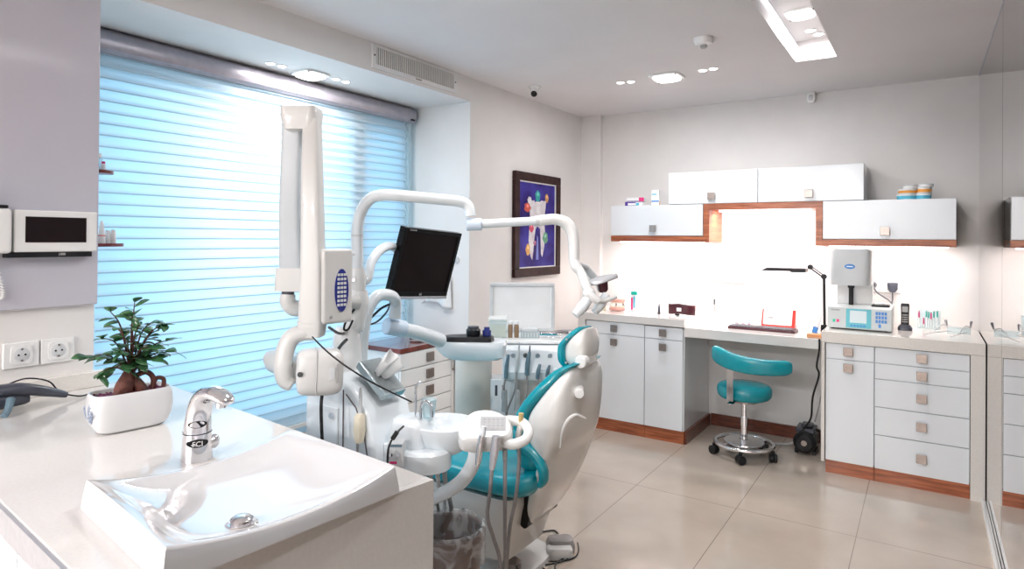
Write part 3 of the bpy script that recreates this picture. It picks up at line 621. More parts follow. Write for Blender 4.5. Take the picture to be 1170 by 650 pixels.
# safety glasses lying upturned
x0, x1 = at(1072, 385, Y=4.68).x, at(1115, 380, Y=4.68).x
t = empty('safety_glasses', ((x0 + x1) / 2, 4.68, ZR), 'clear safety glasses with dark ear tips on the right worktop near the mirror', 'glasses')
fr_ = alu; cx_ = (x0 + x1) / 2 + .01; y = 4.66
def lens(u, v_): a = -.9 + 1.8 * u; return (cx_ + .075 * math.sin(a), y + .05 - .04 * math.cos(a), ZR + .005 + .042 * v_)
MB().grid(lens, 16, 4).build('lens', acrylic, t, solid=.002)
MB().tube([lens(k / 8, 1) for k in range(9)], .003, 8).build('brow_bar', lgrey, t)
for s_ in (-1, 1):
    a = Vector(lens(0 if s_ < 0 else 1, 1)); b_ = a + Vector((s_ * .005 - .07, -.13, -.03))
    MB().tube([a, a + Vector((-.03, -.05, .012)), b_], .0028, 8).build('temple', lgrey, t)
    c_ = a + Vector((s_ * .005, .06, .03)); MB().tube([a + Vector((0, .02, .0)), c_], [.004, .008], 8, 0).build('ear_tip', darkg, t)
    MB().tube([b_ + Vector((-.04, -.01, -.002 - b_.z + ZR + .004)), b_, a + Vector((.02 * -s_, -.06, -.02))], .002, 8).build('wire', hose, t)

# ================================================================= STOOL
sc = at(850, 517, Z=0); sx, sy = -1.0, 4.37
sp = at(850, 515, Z=.03); sx, sy = sp.x, sp.y
t = empty('operator_stool', (sx, sy, 0), 'turquoise round swivel stool with curved backrest and chrome base under the desk', 'stool')
def P(r, a, z): return (sx + r * math.cos(a), sy + r * math.sin(a), z)
MB().tube([P(.185, 2 * PI * k / 40, .085) for k in range(40)], .014, 12, 0, closed=True).build('foot_ring', chrome, t)
MB().lathe([(.13, .09), (.128, .10), (.08, .108), (.03, .112), (.03, .10)], (sx, sy, 0), 40).build('base_disc', chrome, t)
MB().cyl((sx, sy, .085), (sx, sy, .26), .024).cyl((sx, sy, .25), (sx, sy, .38), .017).build('column', chrome, t)
for k in range(5):
    a = math.radians(-83 + 72 * k)
    l = MB(); l.tube([P(.05, a, .085), P(.12, a, .07), P(.185, a, .072)], .012, 8, 3).build('leg', chrome, t)
    c = Vector(P(.195, a, 0)); d = Vector((math.cos(a + .6), math.sin(a + .6), 0))
    cs = MB().cyl(c + d * .004 + UP * .03, c + d * .022 + UP * .03, .029).cyl(c - d * .004 + UP * .03, c - d * .022 + UP * .03, .029).build('caster', black, t)
    MB().cyl(c + UP * .04, c + UP * .075, .012, n=12).build('caster_stem', black, cs)
seatz = .40
MB().lathe([(.10, seatz - .02), (.155, seatz - .015), (.175, seatz + .005), (.18, seatz + .04), (.172, seatz + .07), (.15, seatz + .085), (.08, seatz + .09), (.0, seatz + .09)], (sx, sy, 0), 44, sx=1.0, sy=.95).build('seat', teal, t, sub=1)
MB().lathe([(.09, seatz - .035), (.09, seatz - .018)], (sx, sy, 0)).build('seat_plate', steel, t)
bx, by = sx - .045, sy - .17
MB().box((bx - .02, by - .03, .40), (bx + .02, by - .022, .64)).box((bx - .02, by - .03, .375), (bx + .02, sy - .06, .383)).build('back_bar', chrome, t, bevel=.002)
bl, br_ = at(812, 400, Y=sy - .15), at(906, 412, Y=sy - .15)
bc = []; hw = (br_.x - bl.x) / 2; bcx = (br_.x + bl.x) / 2
rings = []
for k in range(15):
    u = -1 + 2 * k / 14; xx = bcx + hw * u * .98; yy = by - .0 + .10 * u * u - .02 - .03; hh = .054 * (1 - .12 * u) * (1 if abs(u) < .93 else .72) ; zc = .665 - .018 * u - .016 * (1 - u * u) + (.03 * max(0, -u - .5)) 
    th = .028 * (1 if abs(u) < .93 else .7); dirv = Vector((1, .2 * u / hw * .9, 0)).normalized(); nrm = Vector((-dirv.y, dirv.x, 0))
    rings.append([Vector((xx, yy, zc)) + nrm * p.x + UP * p.y for p in sq(th, hh, 0, 20, 3.2)])
MB().loft(rings).build('backrest', teal, t, sub=1)
MB().box((bcx - hw * .35, by - .035, .615), (bcx + hw * .45, by - .02, .625)).build('backrest_plate', steel, t, bevel=.002)
# compressor under the desk
cx_, cy_ = -.68, 4.74
t = empty('compressor', (cx_, cy_, 0), 'small black air compressor on the floor under the desk', 'compressor')
MB().cyl((cx_ - .0, cy_ - .10, .085), (cx_, cy_ + .08, .085), .072).cyl((cx_, cy_ - .12, .085), (cx_, cy_ - .10, .085), .05, .07).build('motor', black, t, bevel=.003)
MB().box((cx_ - .06, cy_ - .08, .145), (cx_ + .06, cy_ + .07, .175)).box((cx_ - .03, cy_ - .05, .175), (cx_ + .04, cy_ + .04, .195)).build('pump_head', darkg, t, bevel=.008)
MB().cyl((cx_, cy_ - .124, .085), (cx_, cy_ - .12, .085), .018).build('fan_hub', steel, t)
MB().box((cx_ - .065, cy_ - .07, 0), (cx_ - .045, cy_ + .06, .03)).box((cx_ + .045, cy_ - .07, 0), (cx_ + .065, cy_ + .06, .03)).build('foot', black, t)
MB().tube([(cx_ + .06, cy_, .16), (cx_ + .09, cy_ - .02, .155)], .01, 10, 0).build('hose_fitting', steel, t)
MB().tube([(-.556, 4.36, .832), (-.556, 4.355, .76), (-.57, 4.36, .66), (-.56, 4.38, .6), (-.60, 4.42, .45), (-.62, 4.5, .3), (-.66, 4.56, .22), (-.70, 4.58, .16), (-.72, 4.6, .12)], .006, 8).build('power_cable', black, label='wavy black cable hanging from the desk to the compressor', cat='cable')
MB().tube([(-.56, 4.72, .76), (-.575, 4.72, .55), (-.60, 4.74, .35), (-.63, 4.74, .21)], .005, 8).build('power_cable', pgrey, label='thin grey cable behind the black one beside the compressor', cat='cable')
MB().tube([(-.95, 4.75, .006), (-.86, 4.78, .006), (-.8, 4.8, .012), (-.75, 4.80, .045), (-.735, 4.79, .06)], .007, 8).build('air_hose', lgrey, label='pale hose on the floor between stool and compressor', cat='hose')

# ================================================================= PAINTING WALL
t = empty('framed_painting', (XL, 4.19, 1.15), 'framed purple painting of a white tooth castle with small figures', 'painting')
y0, y1, z0, z1 = 3.85, 4.535, 1.16, 1.95; fw_ = .065
pf = MB()
pf.box((XL, y0, z0), (XL + .03, y1, z0 + fw_)).box((XL, y0, z1 - fw_), (XL + .03, y1, z1)).box((XL, y0, z0 + fw_), (XL + .03, y0 + fw_, z1 - fw_)).box((XL, y1 - fw_, z0 + fw_), (XL + .03, y1, z1 - fw_))
pf.build('picture_frame', noisy(mat('dark_frame', rough=.45, spec=.2), (.022, .008, .008), (.045, .018, .016), 12), t, bevel=.005)
pf = MB(); a = .009; ya, yb2, za, zb = y0 + fw_, y1 - fw_, z0 + fw_, z1 - fw_
pf.box((XL, ya, za), (XL + .02, yb2, za + a)).box((XL, ya, zb - a), (XL + .02, yb2, zb)).box((XL, ya, za + a), (XL + .02, ya + a, zb - a)).box((XL, yb2 - a, za + a), (XL + .02, yb2, zb - a)).build('inner_slip', plasc, t)
pc = noisy(mat('painted_night', rough=.5, spec=.2), (.02, .006, .12), (.07, .06, .42), 4, lo=.35, hi=.7)
box((XL, ya + a, za + a), (XL + .012, yb2 - a, zb - a)).build('canvas', pc, t)
cyy, czz = (ya + yb2) / 2, (za + zb) / 2
def flat(poly, nm, m, th=.0135):
    MB().prism([(cyy + p_[0], czz + p_[1]) for p_ in poly], 'x', XL + .0121, XL + th).build(nm, m, t)
wt = noisy(mat('painted_tooth', rough=.45), (.55, .5, .55), (.8, .78, .8), 18)
tooth = [(-.15, .19), (-.13, .215), (-.10, .21), (-.09, .185), (-.05, .19), (-.04, .175), (.0, .19), (.03, .18), (.06, .195), (.10, .19), (.13, .20), (.12, .13), (.10, .05), (.115, -.05), (.105, -.17), (.075, -.25), (.055, -.22), (.05, -.12), (.04, -.03), (.0, -.01), (-.03, -.03), (-.05, -.12), (-.06, -.2), (-.075, -.27), (-.10, -.24), (-.13, -.12), (-.12, -.02), (-.11, .06), (-.12, .13)]
flat(tooth, 'painted_castle', wt)
for k, (cy2, cz2, ry, rz, col) in enumerate(((.0, .225, .035, .045, (.02, .35, .32)), (.14, .215, .025, .035, (.6, .3, .08)), (-.15, .13, .045, .035, (.6, .09, .06)), (-.09, -.02, .03, .04, (.6, .06, .12)), (.12, -.10, .04, .045, (.12, .32, .2)), (-.14, -.19, .03, .045, (.7, .35, .08)), (-.04, -.14, .02, .02, (.35, .08, .2)))):
    flat([(cy2 + ry * math.cos(2 * PI * i / 18) * (1 + .18 * math.sin(5 * 2 * PI * i / 18 + k)), cz2 + rz * math.sin(2 * PI * i / 18)) for i in range(18)], 'painted_figure', mat('painted_figure_%d' % k, col, .4), .0145)
    flat([(cy2 + ry * .4 * math.cos(2 * PI * i / 10), cz2 + rz * .35 + rz * .35 * math.sin(2 * PI * i / 10)) for i in range(10)], 'painted_figure', mat('painted_face_%d' % k, tuple(min(1, c * 1.5 + .15) for c in col), .4), .0152)
flat([(-.02, -.27), (.02, -.27), (.012, -.1), (-.005, -.08)], 'painted_path', mat('painted_glow', (.16, .2, .6), .4), .013)
# hook with white towel on the jamb behind the monitor
p = at(522, 297, Y=YJ)
t = empty('wall_hook', (p.x, YJ, p.z), 'small white hook on the jamb behind the monitor', 'hook')
MB().cyl((p.x, YJ, p.z), (p.x, YJ - .012, p.z), .022).build('rose', lgrey, t); MB().tube([(p.x, YJ - .01, p.z), (p.x, YJ - .04, p.z - .004), (p.x, YJ - .05, p.z + .015)], .006, 8).build('peg', lgrey, t)
q0 = at(481, 345, Y=YJ - .03); q1 = at(515, 350, Y=YJ - .03)
tx0, tx1, tz0 = q0.x, q1.x, q1.z
t = empty('white_towel', ((tx0 + tx1) / 2, YJ - .03, tz0), 'white towel hanging behind the monitor', 'towel')
def tw(u, v_): return (tx0 + (tx1 - tx0) * (u * (1 - .55 * v_) + .5 * v_) , YJ - .03 + .012 * math.sin(u * 14) * (1 - .4 * v_), tz0 + .02 * math.sin(u * 5) + .22 * v_)
MB().grid(tw, 30, 10).build('cloth', paper, t, solid=.004)
MB().cyl(((tx0 + tx1) / 2 + .02, YJ, tz0 + .215), ((tx0 + tx1) / 2 + .02, YJ - .045, tz0 + .215), .008).build('towel_peg', lgrey, t)

# ================================================================= DENTAL CHAIR (long axis along X, head towards +X)
def lerp_tab(tab, z):
    tab = sorted(tab)
    if z <= tab[0][0]: return tab[0][1]
    for (a, va), (b_, vb) in zip(tab, tab[1:]):
        if z <= b_: return va + (vb - va) * (z - a) / (b_ - a)
    return tab[-1][1]
CY = 2.345
ch = empty('dental_chair', (-1.6, CY, 0), 'turquoise dental chair with white shell, reclined beside the dental unit', 'dental chair')
wd = [(.245, .10), (.33, .15), (.45, .19), (.52, .212), (.6, .225), (.75, .215), (.86, .185), (.925, .14), (.945, .10)]
fr_t = [(.245, -1.40), (.33, -1.40), (.42, -1.375), (.48, -1.34), (.57, -1.30), (.63, -1.36), (.70, -1.38), (.75, -1.365), (.81, -1.32), (.87, -1.27), (.925, -1.22), (.945, -1.20)]
bk_t = [(.245, -1.375), (.30, -1.335), (.38, -1.285), (.45, -1.255), (.51, -1.24), (.58, -1.22), (.65, -1.18), (.73, -1.163), (.82, -1.157), (.90, -1.155), (.945, -1.165)]
rings = []
for i in range(22):
    z = .245 + (.945 - .245) * i / 21; f0, b0, hw = lerp_tab(fr_t, z), lerp_tab(bk_t, z), lerp_tab(wd, z)
    if i in (0, 21): f0 += .015; b0 -= .015; hw *= .93
    ring = []
    for k in range(32):
        a = 2 * PI * k / 32; c, s_ = math.cos(a), math.sin(a)
        e = 2.6 if c > 0 else 5
        ring.append((f0 + .02 + (b0 - f0 - .02) * (.5 + .5 * math.copysign(abs(c) ** (2 / e), c)), CY + hw * math.copysign(abs(s_) ** (2 / 3.2), s_), z))
    rings.append(ring)
MB().loft(rings).build('backrest_shell', noisy(mat('shell_white', rough=.22, coat=.4), (.80, .785, .76), (.83, .815, .79), 4), ch, sub=1)
rings = []
cf = [(.50, -1.385), (.60, -1.41), (.70, -1.415), (.75, -1.398), (.81, -1.36), (.866, -1.312), (.921, -1.262), (.95, -1.205), (.958, -1.17)]
for i in range(18):
    z = .5 + (.956 - .5) * i / 17; f0 = lerp_tab(cf, z); b0 = lerp_tab(fr_t, min(z, .93)) + .035; hw = lerp_tab(wd, min(z, .9)) - .002
    if z > .93: b0 = -1.14
    if i in (0, 17): hw *= .9; f0 += .012
    rings.append([(((f0 + b0) / 2) + (b0 - f0) / 2 * math.copysign(abs(math.cos(a)) ** (.6), math.cos(a)), CY + hw * math.copysign(abs(math.sin(a)) ** (.55), math.sin(a)), z) for a in [2 * PI * k / 28 for k in range(28)]])
MB().loft(rings).build('backrest_cushion', teal, ch, sub=1)
for s_ in (-1, 1):
    yy = CY + (.175 if s_ > 0 else -.218)
    MB().tube([(-1.40, yy - s_ * .01, .66), (-1.35, yy, .628), (-1.29, yy, .595), (-1.25 - (.04 if s_ > 0 else 0), yy + s_ * .005, .555), (-1.245 - (.05 if s_ > 0 else 0), yy, .51), (-1.265 - (.05 if s_ > 0 else 0), yy, .475)], [.024, .024, .023, .022, .02, .01], 14, 6).build('side_bolster', teal, ch)
    kq = at(662, 450, Y=2.22)
    if s_ < 0: MB().cyl((kq.x - .03, kq.y + .05, kq.z), (kq.x, kq.y, kq.z), .024, .019).build('pivot_knob', plas, ch, bevel=.003)
# arched rib on the near flank of the shell
MB().tube([at(640, 512, Y=2.133), at(643, 492, Y=2.133), at(649, 480, Y=2.135), at(658, 474, Y=2.15), at(669, 478, Y=2.19)], [.003, .006, .007, .006, .003], 10, 6).build('shell_rib', MATS['shell_white'], ch)
# head rest
hr = []
HRX = -1.168
for i in range(12):
    v_ = i / 11; z = .905 + .185 * v_; hw = .088 * (1 - .5 * abs(2 * v_ - 1) ** 3.5); f0 = -1.272 + .075 * max(0, v_ - .55) ** 1.2 / .38 + .03 * max(0, .2 - v_) * 5 * .8; th = .042
    hr.append([(f0 + .02 + .02 * math.copysign(abs(math.cos(a)) ** .6, math.cos(a)), CY - .0 + (hw) * math.copysign(abs(math.sin(a)) ** .6, math.sin(a)), z) for a in [2 * PI * k / 24 for k in range(24)]])
hc = MB().loft(hr).build('headrest', teal, ch, sub=1)
hr = []
for i in range(12):
    v_ = i / 11; z = .915 + .17 * v_; hw = .084 * (1 - .5 * abs(2 * v_ - 1) ** 3.5); f0 = -1.245 + .075 * max(0, v_ - .55) ** 1.2 / .38 + .03 * max(0, .2 - v_) * 4; b0 = -1.165 + .02 * math.sin(PI * v_) - .0 + .015 * v_
    hr.append([((f0 + b0) / 2 + (b0 - f0) / 2 * math.copysign(abs(math.cos(a)) ** .6, math.cos(a)), CY + hw * math.copysign(abs(math.sin(a)) ** .6, math.sin(a)), z) for a in [2 * PI * k / 24 for k in range(24)]])
hs = MB().loft(hr).build('headrest_shell', MATS['shell_white'], hc, sub=1)
MB().loft([[(-1.168 + x_, CY + p.x, .985 + p.y) for p in sq(hx, hz)] for x_, hx, hz in ((-.02, .055, .058), (.014, .05, .055), (.024, .04, .045))]).build('headrest_cover', plas, hc)
for s_ in (-1,): MB().cyl((-1.155, CY + s_ * .05, .955), (-1.155, CY + s_ * .092, .955), .026).build('lock_knob', plas, hc, bevel=.006)
for zz in (1.04, .945): MB().cyl((-1.222, CY - .080, zz), (-1.222, CY - .0855, zz), .005, n=10).build('screw', pgrey, hc)
MB().box((-1.195, CY - .03, .89), (-1.17, CY + .03, .96)).build('headrest_stem', chrome, ch, bevel=.004)
# seat with leg rest
rings = []
for i in range(26):
    u = i / 25; x = -2.30 + (1.245 - .24) * 1.0 * u; x = -2.30 + 1.035 * u
    hw = .20 + .055 * min(1, u * 2) ; top_ = .50 + .045 * max(0, (u - .75) / .25) ** 2 - .006 * math.sin(u * PI); bot = .385 + .03 * max(0, (u - .82) / .18) ** 2 - .012 * math.sin(PI * min(1, u * 1.1))
    if u < .08: k_ = (u / .08) ** .5; hw *= .7 + .3 * k_; bot += .04 * (1 - k_); top_ -= .03 * (1 - k_)
    if u > .93: k_ = ((1 - u) / .07) ** .5; hw *= .75 + .25 * k_; bot += .05 * (1 - k_)
    zc, hz = (top_ + bot) / 2, (top_ - bot) / 2
    rings.append([(x, CY + p.x, zc + p.y) for p in sq(hw, hz, 0, 28, 3.4)])
MB().loft(rings).build('seat_cushion', teal, ch, sub=1)
# housing under the seat, lift arm, floor plate
MB().loft([[(-1.66 + p.x, CY - .02 + p.y, z) for p in sq(hx, hy, 0, 32, 9)] for z, hx, hy in ((.11, .215, .17), (.2, .24, .195), (.325, .265, .21), (.345, .27, .215), (.385, .27, .215))]).build('base_housing', MATS['shell_white'], ch)
MB().prism([(-1.41, .25), (-1.41, .37), (-1.37, .385), (-1.365, .30), (-1.375, .25), (-1.39, .24)], 'y', CY - .13, CY + .13).build('tilt_bracket', black, ch, bevel=.006)
MB().loft([[(-1.66 + p.x, CY + p.y, z) for p in sq(hx, hy, 0, 32, 3.5)] for z, hx, hy in ((.0, .26, .24), (.022, .255, .235), (.03, .235, .215), (.035, .10, .09), (.16, .10, .09))]).build('floor_plate', plas, ch)
MB().lathe([(.035, .036), (.038, .045), (.034, .065), (.02, .075)], (-1.475, CY - .08, 0)).build('foot_joystick', noisy(mat('taupe_plastic', rough=.4), (.30, .25, .23), (.35, .3, .28), 20), ch)
MB().cyl((-1.63, CY - .02 - .2255, .30), (-1.63, CY - .02 - .2, .30), .006).build('screw', black, ch)
Mx = frame((-1.4065, CY - .01, .325), PI / 2, PI / 2)
lb = MB().box((-1.394, CY - .13, .325), (-1.3885, CY + .13, .331)).build('trim_line', pgrey, ch)
lt = MB()
for k in range(11): lt.box((-1.395, CY - .03 + k * .0135, .334), (-1.388, CY - .03 + k * .0135 + .009, .348 + .006 * (k % 3 == 0)))
lt.build('logo_lettering', pgrey, ch)

# ================================================================= DENTAL UNIT
UX, UY = -1.77, 1.67
un = empty('dental_unit', (UX, UY, 0), 'white floor-standing dental unit cabinet carrying spittoon and lamp post', 'dental unit')
prof = [(-1.965, 0), (-1.965, .84), (-1.945, .89), (-1.89, .935), (-1.80, .945), (-1.71, .905), (-1.635, .84), (-1.60, .72), (-1.585, .5), (-1.58, 0)]
MB().prism(prof, 'y', 1.56, 1.78).build('unit_body', pblue, un, bevel=.018, seg=3)
# seams and door of the near face
def seam(pts, y=1.558, w_=.0025, nm='panel_seam'):
    MB().tube([(p[0], y, p[1]) for p in pts], w_, 6, 0).build(nm, seamm, un)
seam([(-1.75, .0), (-1.75, .90)]); seam([(-1.735, .885), (-1.685, .845), (-1.645, .77), (-1.625, .68), (-1.62, .3)])
box((-1.945, 1.553, .05), (-1.775, 1.561, .83)).build('door', pblue, un, bevel=.004)
MB().cyl((-1.80, 1.553, .80), (-1.80, 1.543, .80), .011).build('door_knob', chrome, un)
# white lamp post foot
MB().lathe([(.062, .90), (.06, .96), (.052, 1.06), (.05, 1.09), (.04, 1.105)], (-1.87, 1.68, 0)).build('post_foot', plas, un)
# holder with ivory syringe on the near face
q = at(412, 472, Y=1.545)
sy_ = MB().loft([[(q.x + p.x, 1.54 + p.y, z) for p in sq(a, a)] for z, a in ((q.z - .10, .013), (q.z - .06, .018), (q.z - .01, .016), (q.z, .009))]).build('holster', ivory, un)
MB().tube([(q.x, 1.545, q.z + .09), (q.x - .002, 1.545, q.z)], [.005, .008], 10, 0).build('holster_rail', lgrey, sy_)
MB().tube([(q.x - .008, 1.54, q.z - .09), (q.x - .008, 1.54, q.z - .19)], [.006, .003], 8, 0).build('holster_tip', pgrey, sy_)
# tissue box lying on the sloping top
a_ = math.atan2(.868 - .80, 1.71 - 1.645)
M = frame((-1.69, 1.675, .917), 0, 0, math.radians(38))
tb_ = empty('tissue_box', (-1.70, 1.645, .874), 'silver tissue box with a white tissue on the sloping top of the dental unit', 'tissue box')
MB().at(M).box((-.085, -.055, 0), (.085, .055, .03)).build('box_body', noisy(mat('silver_glass', rough=.12, metal=.6), (.42, .5, .52), (.62, .7, .72), 14), tb_, bevel=.003)
MB().at(M).box((-.072, -.042, .0305), (.072, .042, .032)).build('lid_plate', noisy(mat('silver_lid', rough=.2, metal=.5), (.30, .34, .35), (.42, .46, .47), 10), tb_)
def tis(u, v_):
    a = 2 * PI * u; r_ = .014 + .040 * v_ ** .6 * (1 - .35 * v_) * (1 + .3 * math.sin(3 * a + 1)) ; return (r_ * math.cos(a) + .03 * v_, r_ * math.sin(a) * .8, 0.035 + .085 * v_ * (1 - .25 * math.sin(2 * a)) + .01 * math.sin(5 * a))
M2 = frame((-1.70, 1.665, .905), .3, 0, math.radians(25))
MB().at(M2).grid(tis, 36, 8).build('tissue', paper, tb_, solid=.001, sub=1)
# spittoon
cu = at(508, 478, D=2.24); tw_ = at(472, 472, D=2.22)
sp_ = MB(); tz = cu.z - .012
prof_ = [(.03, tz - .115), (.07, tz - .10), (.10, tz - .065), (.115, tz - .02), (.118, tz), (.110, tz + .004), (.100, tz - .01), (.085, tz - .035), (.05, tz - .055), (.015, tz - .06)]
sb = MB().lathe(prof_, (cu.x, cu.y, 0), 44, cap=True).build('spittoon_bowl', pblue, un, sub=1)
MB().cyl((cu.x, cu.y, tz - .058), (cu.x, cu.y, tz - .053), .018).build('drain', chrome, sb)
hb = MB().loft([[(tw_.x + p.x * 1 + ox, tw_.y + p.y + oy, z) for p in sq(hx, hy, 0, 28, 3)] for z, hx, hy, ox, oy in ((tz - .14, .075, .06, .0, 0), (tz - .06, .08, .065, .0, 0), (tz + .01, .075, .062, 0, 0), (tz + .03, .06, .05, 0, 0))]).build('spittoon_housing', pblue, un, sub=1)
pz = tz + .028
f0_ = at(475, 462, D=2.2)
MB().tube([(f0_.x, f0_.y, pz), (f0_.x, f0_.y, pz + .10), (f0_.x + .008, f0_.y + .004, pz + .118), (f0_.x + .022, f0_.y + .012, pz + .122)], .004, 10, 4).build('cup_filler', chrome, hb)
f1_ = at(481, 470, D=2.18)
MB().tube([(f1_.x, f1_.y, pz - .01), (f1_.x, f1_.y, pz + .04), (f1_.x + .012, f1_.y + .008, pz + .06), (f1_.x + .03, f1_.y + .018, pz + .045), (f1_.x + .034, f1_.y + .02, pz + .005)], .005, 10, 5).build('bowl_rinse_pipe', chrome, hb)
# drum and control panel below the spittoon
dr = at(481, 521, D=2.2)
MB().lathe([(.10, dr.z - .036), (.112, dr.z - .03), (.115, dr.z + .03), (.105, dr.z + .04)], (dr.x, dr.y, 0), 40, sx=1.0, sy=.85).build('filter_drum', pblue, un)
MB().box((-1.60, dr.y - .06, dr.z - .05), (dr.x - .05, dr.y + .06, dr.z + .04)).build('drum_arm', pblue, un, bevel=.008)
MB().cyl((dr.x, dr.y, dr.z + .05), (cu.x - .05, cu.y - .01, tz - .09), .06, .06).build('spittoon_neck', pblue, un)
pp = at(451.5, 521, D=2.08); Mp = frame(pp, YAW)
cp = MB().at(Mp).box((-.026, 0, -.042), (.026, .05, .042)).build('control_panel', lgrey, un, bevel=.003)
for dx in (-.014, .010): MB().at(Mp).cyl((dx, -.006, .005), (dx, .001, .005), .006, n=14).build('dial', chrome, cp)
MB().at(Mp).box((-.018, -.001, -.026), (.006, .001, -.018)).build('red_mark', pinkp, cp)
MB().at(Mp).box((-.022, -.001, .03), (.022, .001, .038)).build('panel_strip', blueg, cp)
MB().tube([at(461, 487, D=2.12), at(453, 495, D=2.05), at(446, 506, D=2.03), at(443, 520, D=2.03), at(443, 560, D=2.06)], .0035, 8).tube([at(454, 493, D=2.045), at(448, 502, D=2.035)], .008, 8, 0).build('unit_cable', black, un)
# suction hoses dropping from the drum
for k, (a, b_) in enumerate((((492, 545), (505, 600)), ((500, 540), (512, 590)), ((508, 540), (520, 600)))):
    MB().tube([at(a[0], a[1] - 8, D=2.3), at(a[0] + 1, a[1] + 12, D=2.3), at(b_[0] - 4, b_[1] - 15, D=2.46), at(b_[0] - 10, b_[1] + 10, D=2.52), Vector((-1.72 - .02 * k, 1.9, .02))], .007 + .001 * k, 8).build('suction_hose', (pgrey, lgrey, pgrey)[k], un)
g_ = at(480, 456, D=2.33)
ct = empty('plastic_cup', (f0_.x + .03, f0_.y + .015, pz + .0), 'clear plastic cup under the chrome cup filler', 'cup')
MB().lathe([(.020, pz + .001), (.027, pz + .06), (.0275, pz + .062), (.026, pz + .06), (.0195, pz + .003)], (f0_.x + .035, f0_.y + .03, 0), 24).build('cup_wall', acrylic, ct)
MB().lathe([(.0275, pz + .059), (.0285, pz + .061), (.0275, pz + .063)], (f0_.x + .035, f0_.y + .03, 0), 24, cap=False).build('cup_rim', pane, ct)

# assistant console on a curved arm
cc = at(556, 492, D=2.03)
con = empty('assistant_console', (cc.x, cc.y, cc.z - .04), 'white instrument console with printed keypad and loop handle on a curved arm', 'instrument console')
Mc = frame(cc, YAW, math.radians(24))
ol = [(-.085, -.055), (-.055, -.07), (.02, -.065), (.07, -.055), (.085, -.02), (.075, .03), (.045, .062), (.0, .078), (-.045, .07), (-.075, .04), (-.09, .0)]
olc = catmull([(x, y, 0) for x, y in ol], 4, True)
MB().at(Mc).loft([[(p.x * s_, p.y * s_, z) for p in olc] for z, s_ in ((-.035, .86), (-.025, .97), (.0, 1.0), (.018, .97), (.026, .88))]).build('console_body', plas, con)
lab = MB().at(Mc).box((-.02, -.03, .0262), (.062, .035, .0275)).build('keypad_label', mat('label_grey', (.42, .42, .43), .5), con)
kp = MB().at(Mc)
for r_ in range(4):
    for c_ in range(5): kp.box((-.012 + c_ * .0145, -.024 + r_ * .0145, .0275), (-.012 + c_ * .0145 + .0105, -.024 + r_ * .0145 + .0035, .0281)).cyl((-.007 + c_ * .0145, -.017 + r_ * .0145, .0275), (-.007 + c_ * .0145, -.017 + r_ * .0145, .0281), .0025, n=8)
kp.build('keys', pgrey, lab, kind='stuff')
MB().at(Mc).tube([(.050 + .0, -.045, -.006), (.085, -.055, -.006), (.125, -.035, -.004), (.135, .005, -.002), (.115, .04, 0), (.08, .05, .0), (.05, .045, 0)], .0165, 16, 6).build('loop_handle', plas, con)
MB().tube([at(544, 508, D=2.05), at(541, 528, D=2.06), at(528, 549, D=2.1), at(508, 563, D=2.15), at(485, 573, D=2.2), at(462, 578, D=2.24)], [.024, .024, .024, .023, .022, .022], 18, 6).build('support_arm', pblue, con)
# instruments in the console
p1 = at(550, 490, D=1.96); p2 = at(545, 512, D=1.955)
h1 = empty('air_syringe', p2, 'small chrome syringe hooked on the left edge of the console', 'syringe')
MB().tube([at(551, 496, D=1.955), at(548, 510, D=1.955), at(545, 531, D=1.96)], [.010, .010, .007], 12, 4).build('syringe_body', chrome, h1); MB().tube([at(553, 487, D=1.955), at(551, 497, D=1.955)], [.008, .011], 12, 0).build('tip', pblue, h1)
def hosed(name, label, cat, body, hosepts, m, r, D):
    t = empty(name, at(*body[0], D=D), label, cat)
    MB().tube([at(*p, D=D) for p in body], r, 14, 4).build('handpiece', m, t)
    MB().tube([at(p[0], p[1], D=p[2]) for p in hosepts], .0062, 10, 6).build('hose', hose, t)
    return t
hosed('suction_handpiece', 'grey metal suction handpiece hanging at the front of the console', 'handpiece', [(567, 498), (565, 515), (562, 536)], [(562, 534, 1.94), (560, 560, 1.93), (557, 590, 1.95), (564, 615, 2.0), (571, 640, 2.06), (568, 668, 2.2)], alu, [.013, .014, .009], 1.94)
hosed('suction_handpiece', 'plain grey hose hanging straight down under the loop handle', 'handpiece', [(577, 514), (577, 520), (577, 526)], [(577, 522, 1.98), (577, 560, 1.97), (577, 610, 2.02), (577, 640, 2.1), (573, 665, 2.2)], pgrey, [.008, .008, .007], 1.98)
hx_ = hosed('saliva_ejector', 'saliva ejector with yellowed ivory tip standing in the loop handle', 'handpiece', [(592, 500), (593, 494), (594.5, 486)], [(592, 502, 2.06), (593, 530, 2.04), (589, 570, 2.03), (583, 600, 2.04), (579, 640, 2.12), (576, 665, 2.2)], plas, [.009, .010, .009], 2.06)
MB().tube([at(594.5, 486, D=2.06), at(595.5, 472, D=2.06)], [.0075, .0085], 12, 0).build('tip', mat('yellowed_ivory', (.62, .46, .2), .35), hx_)

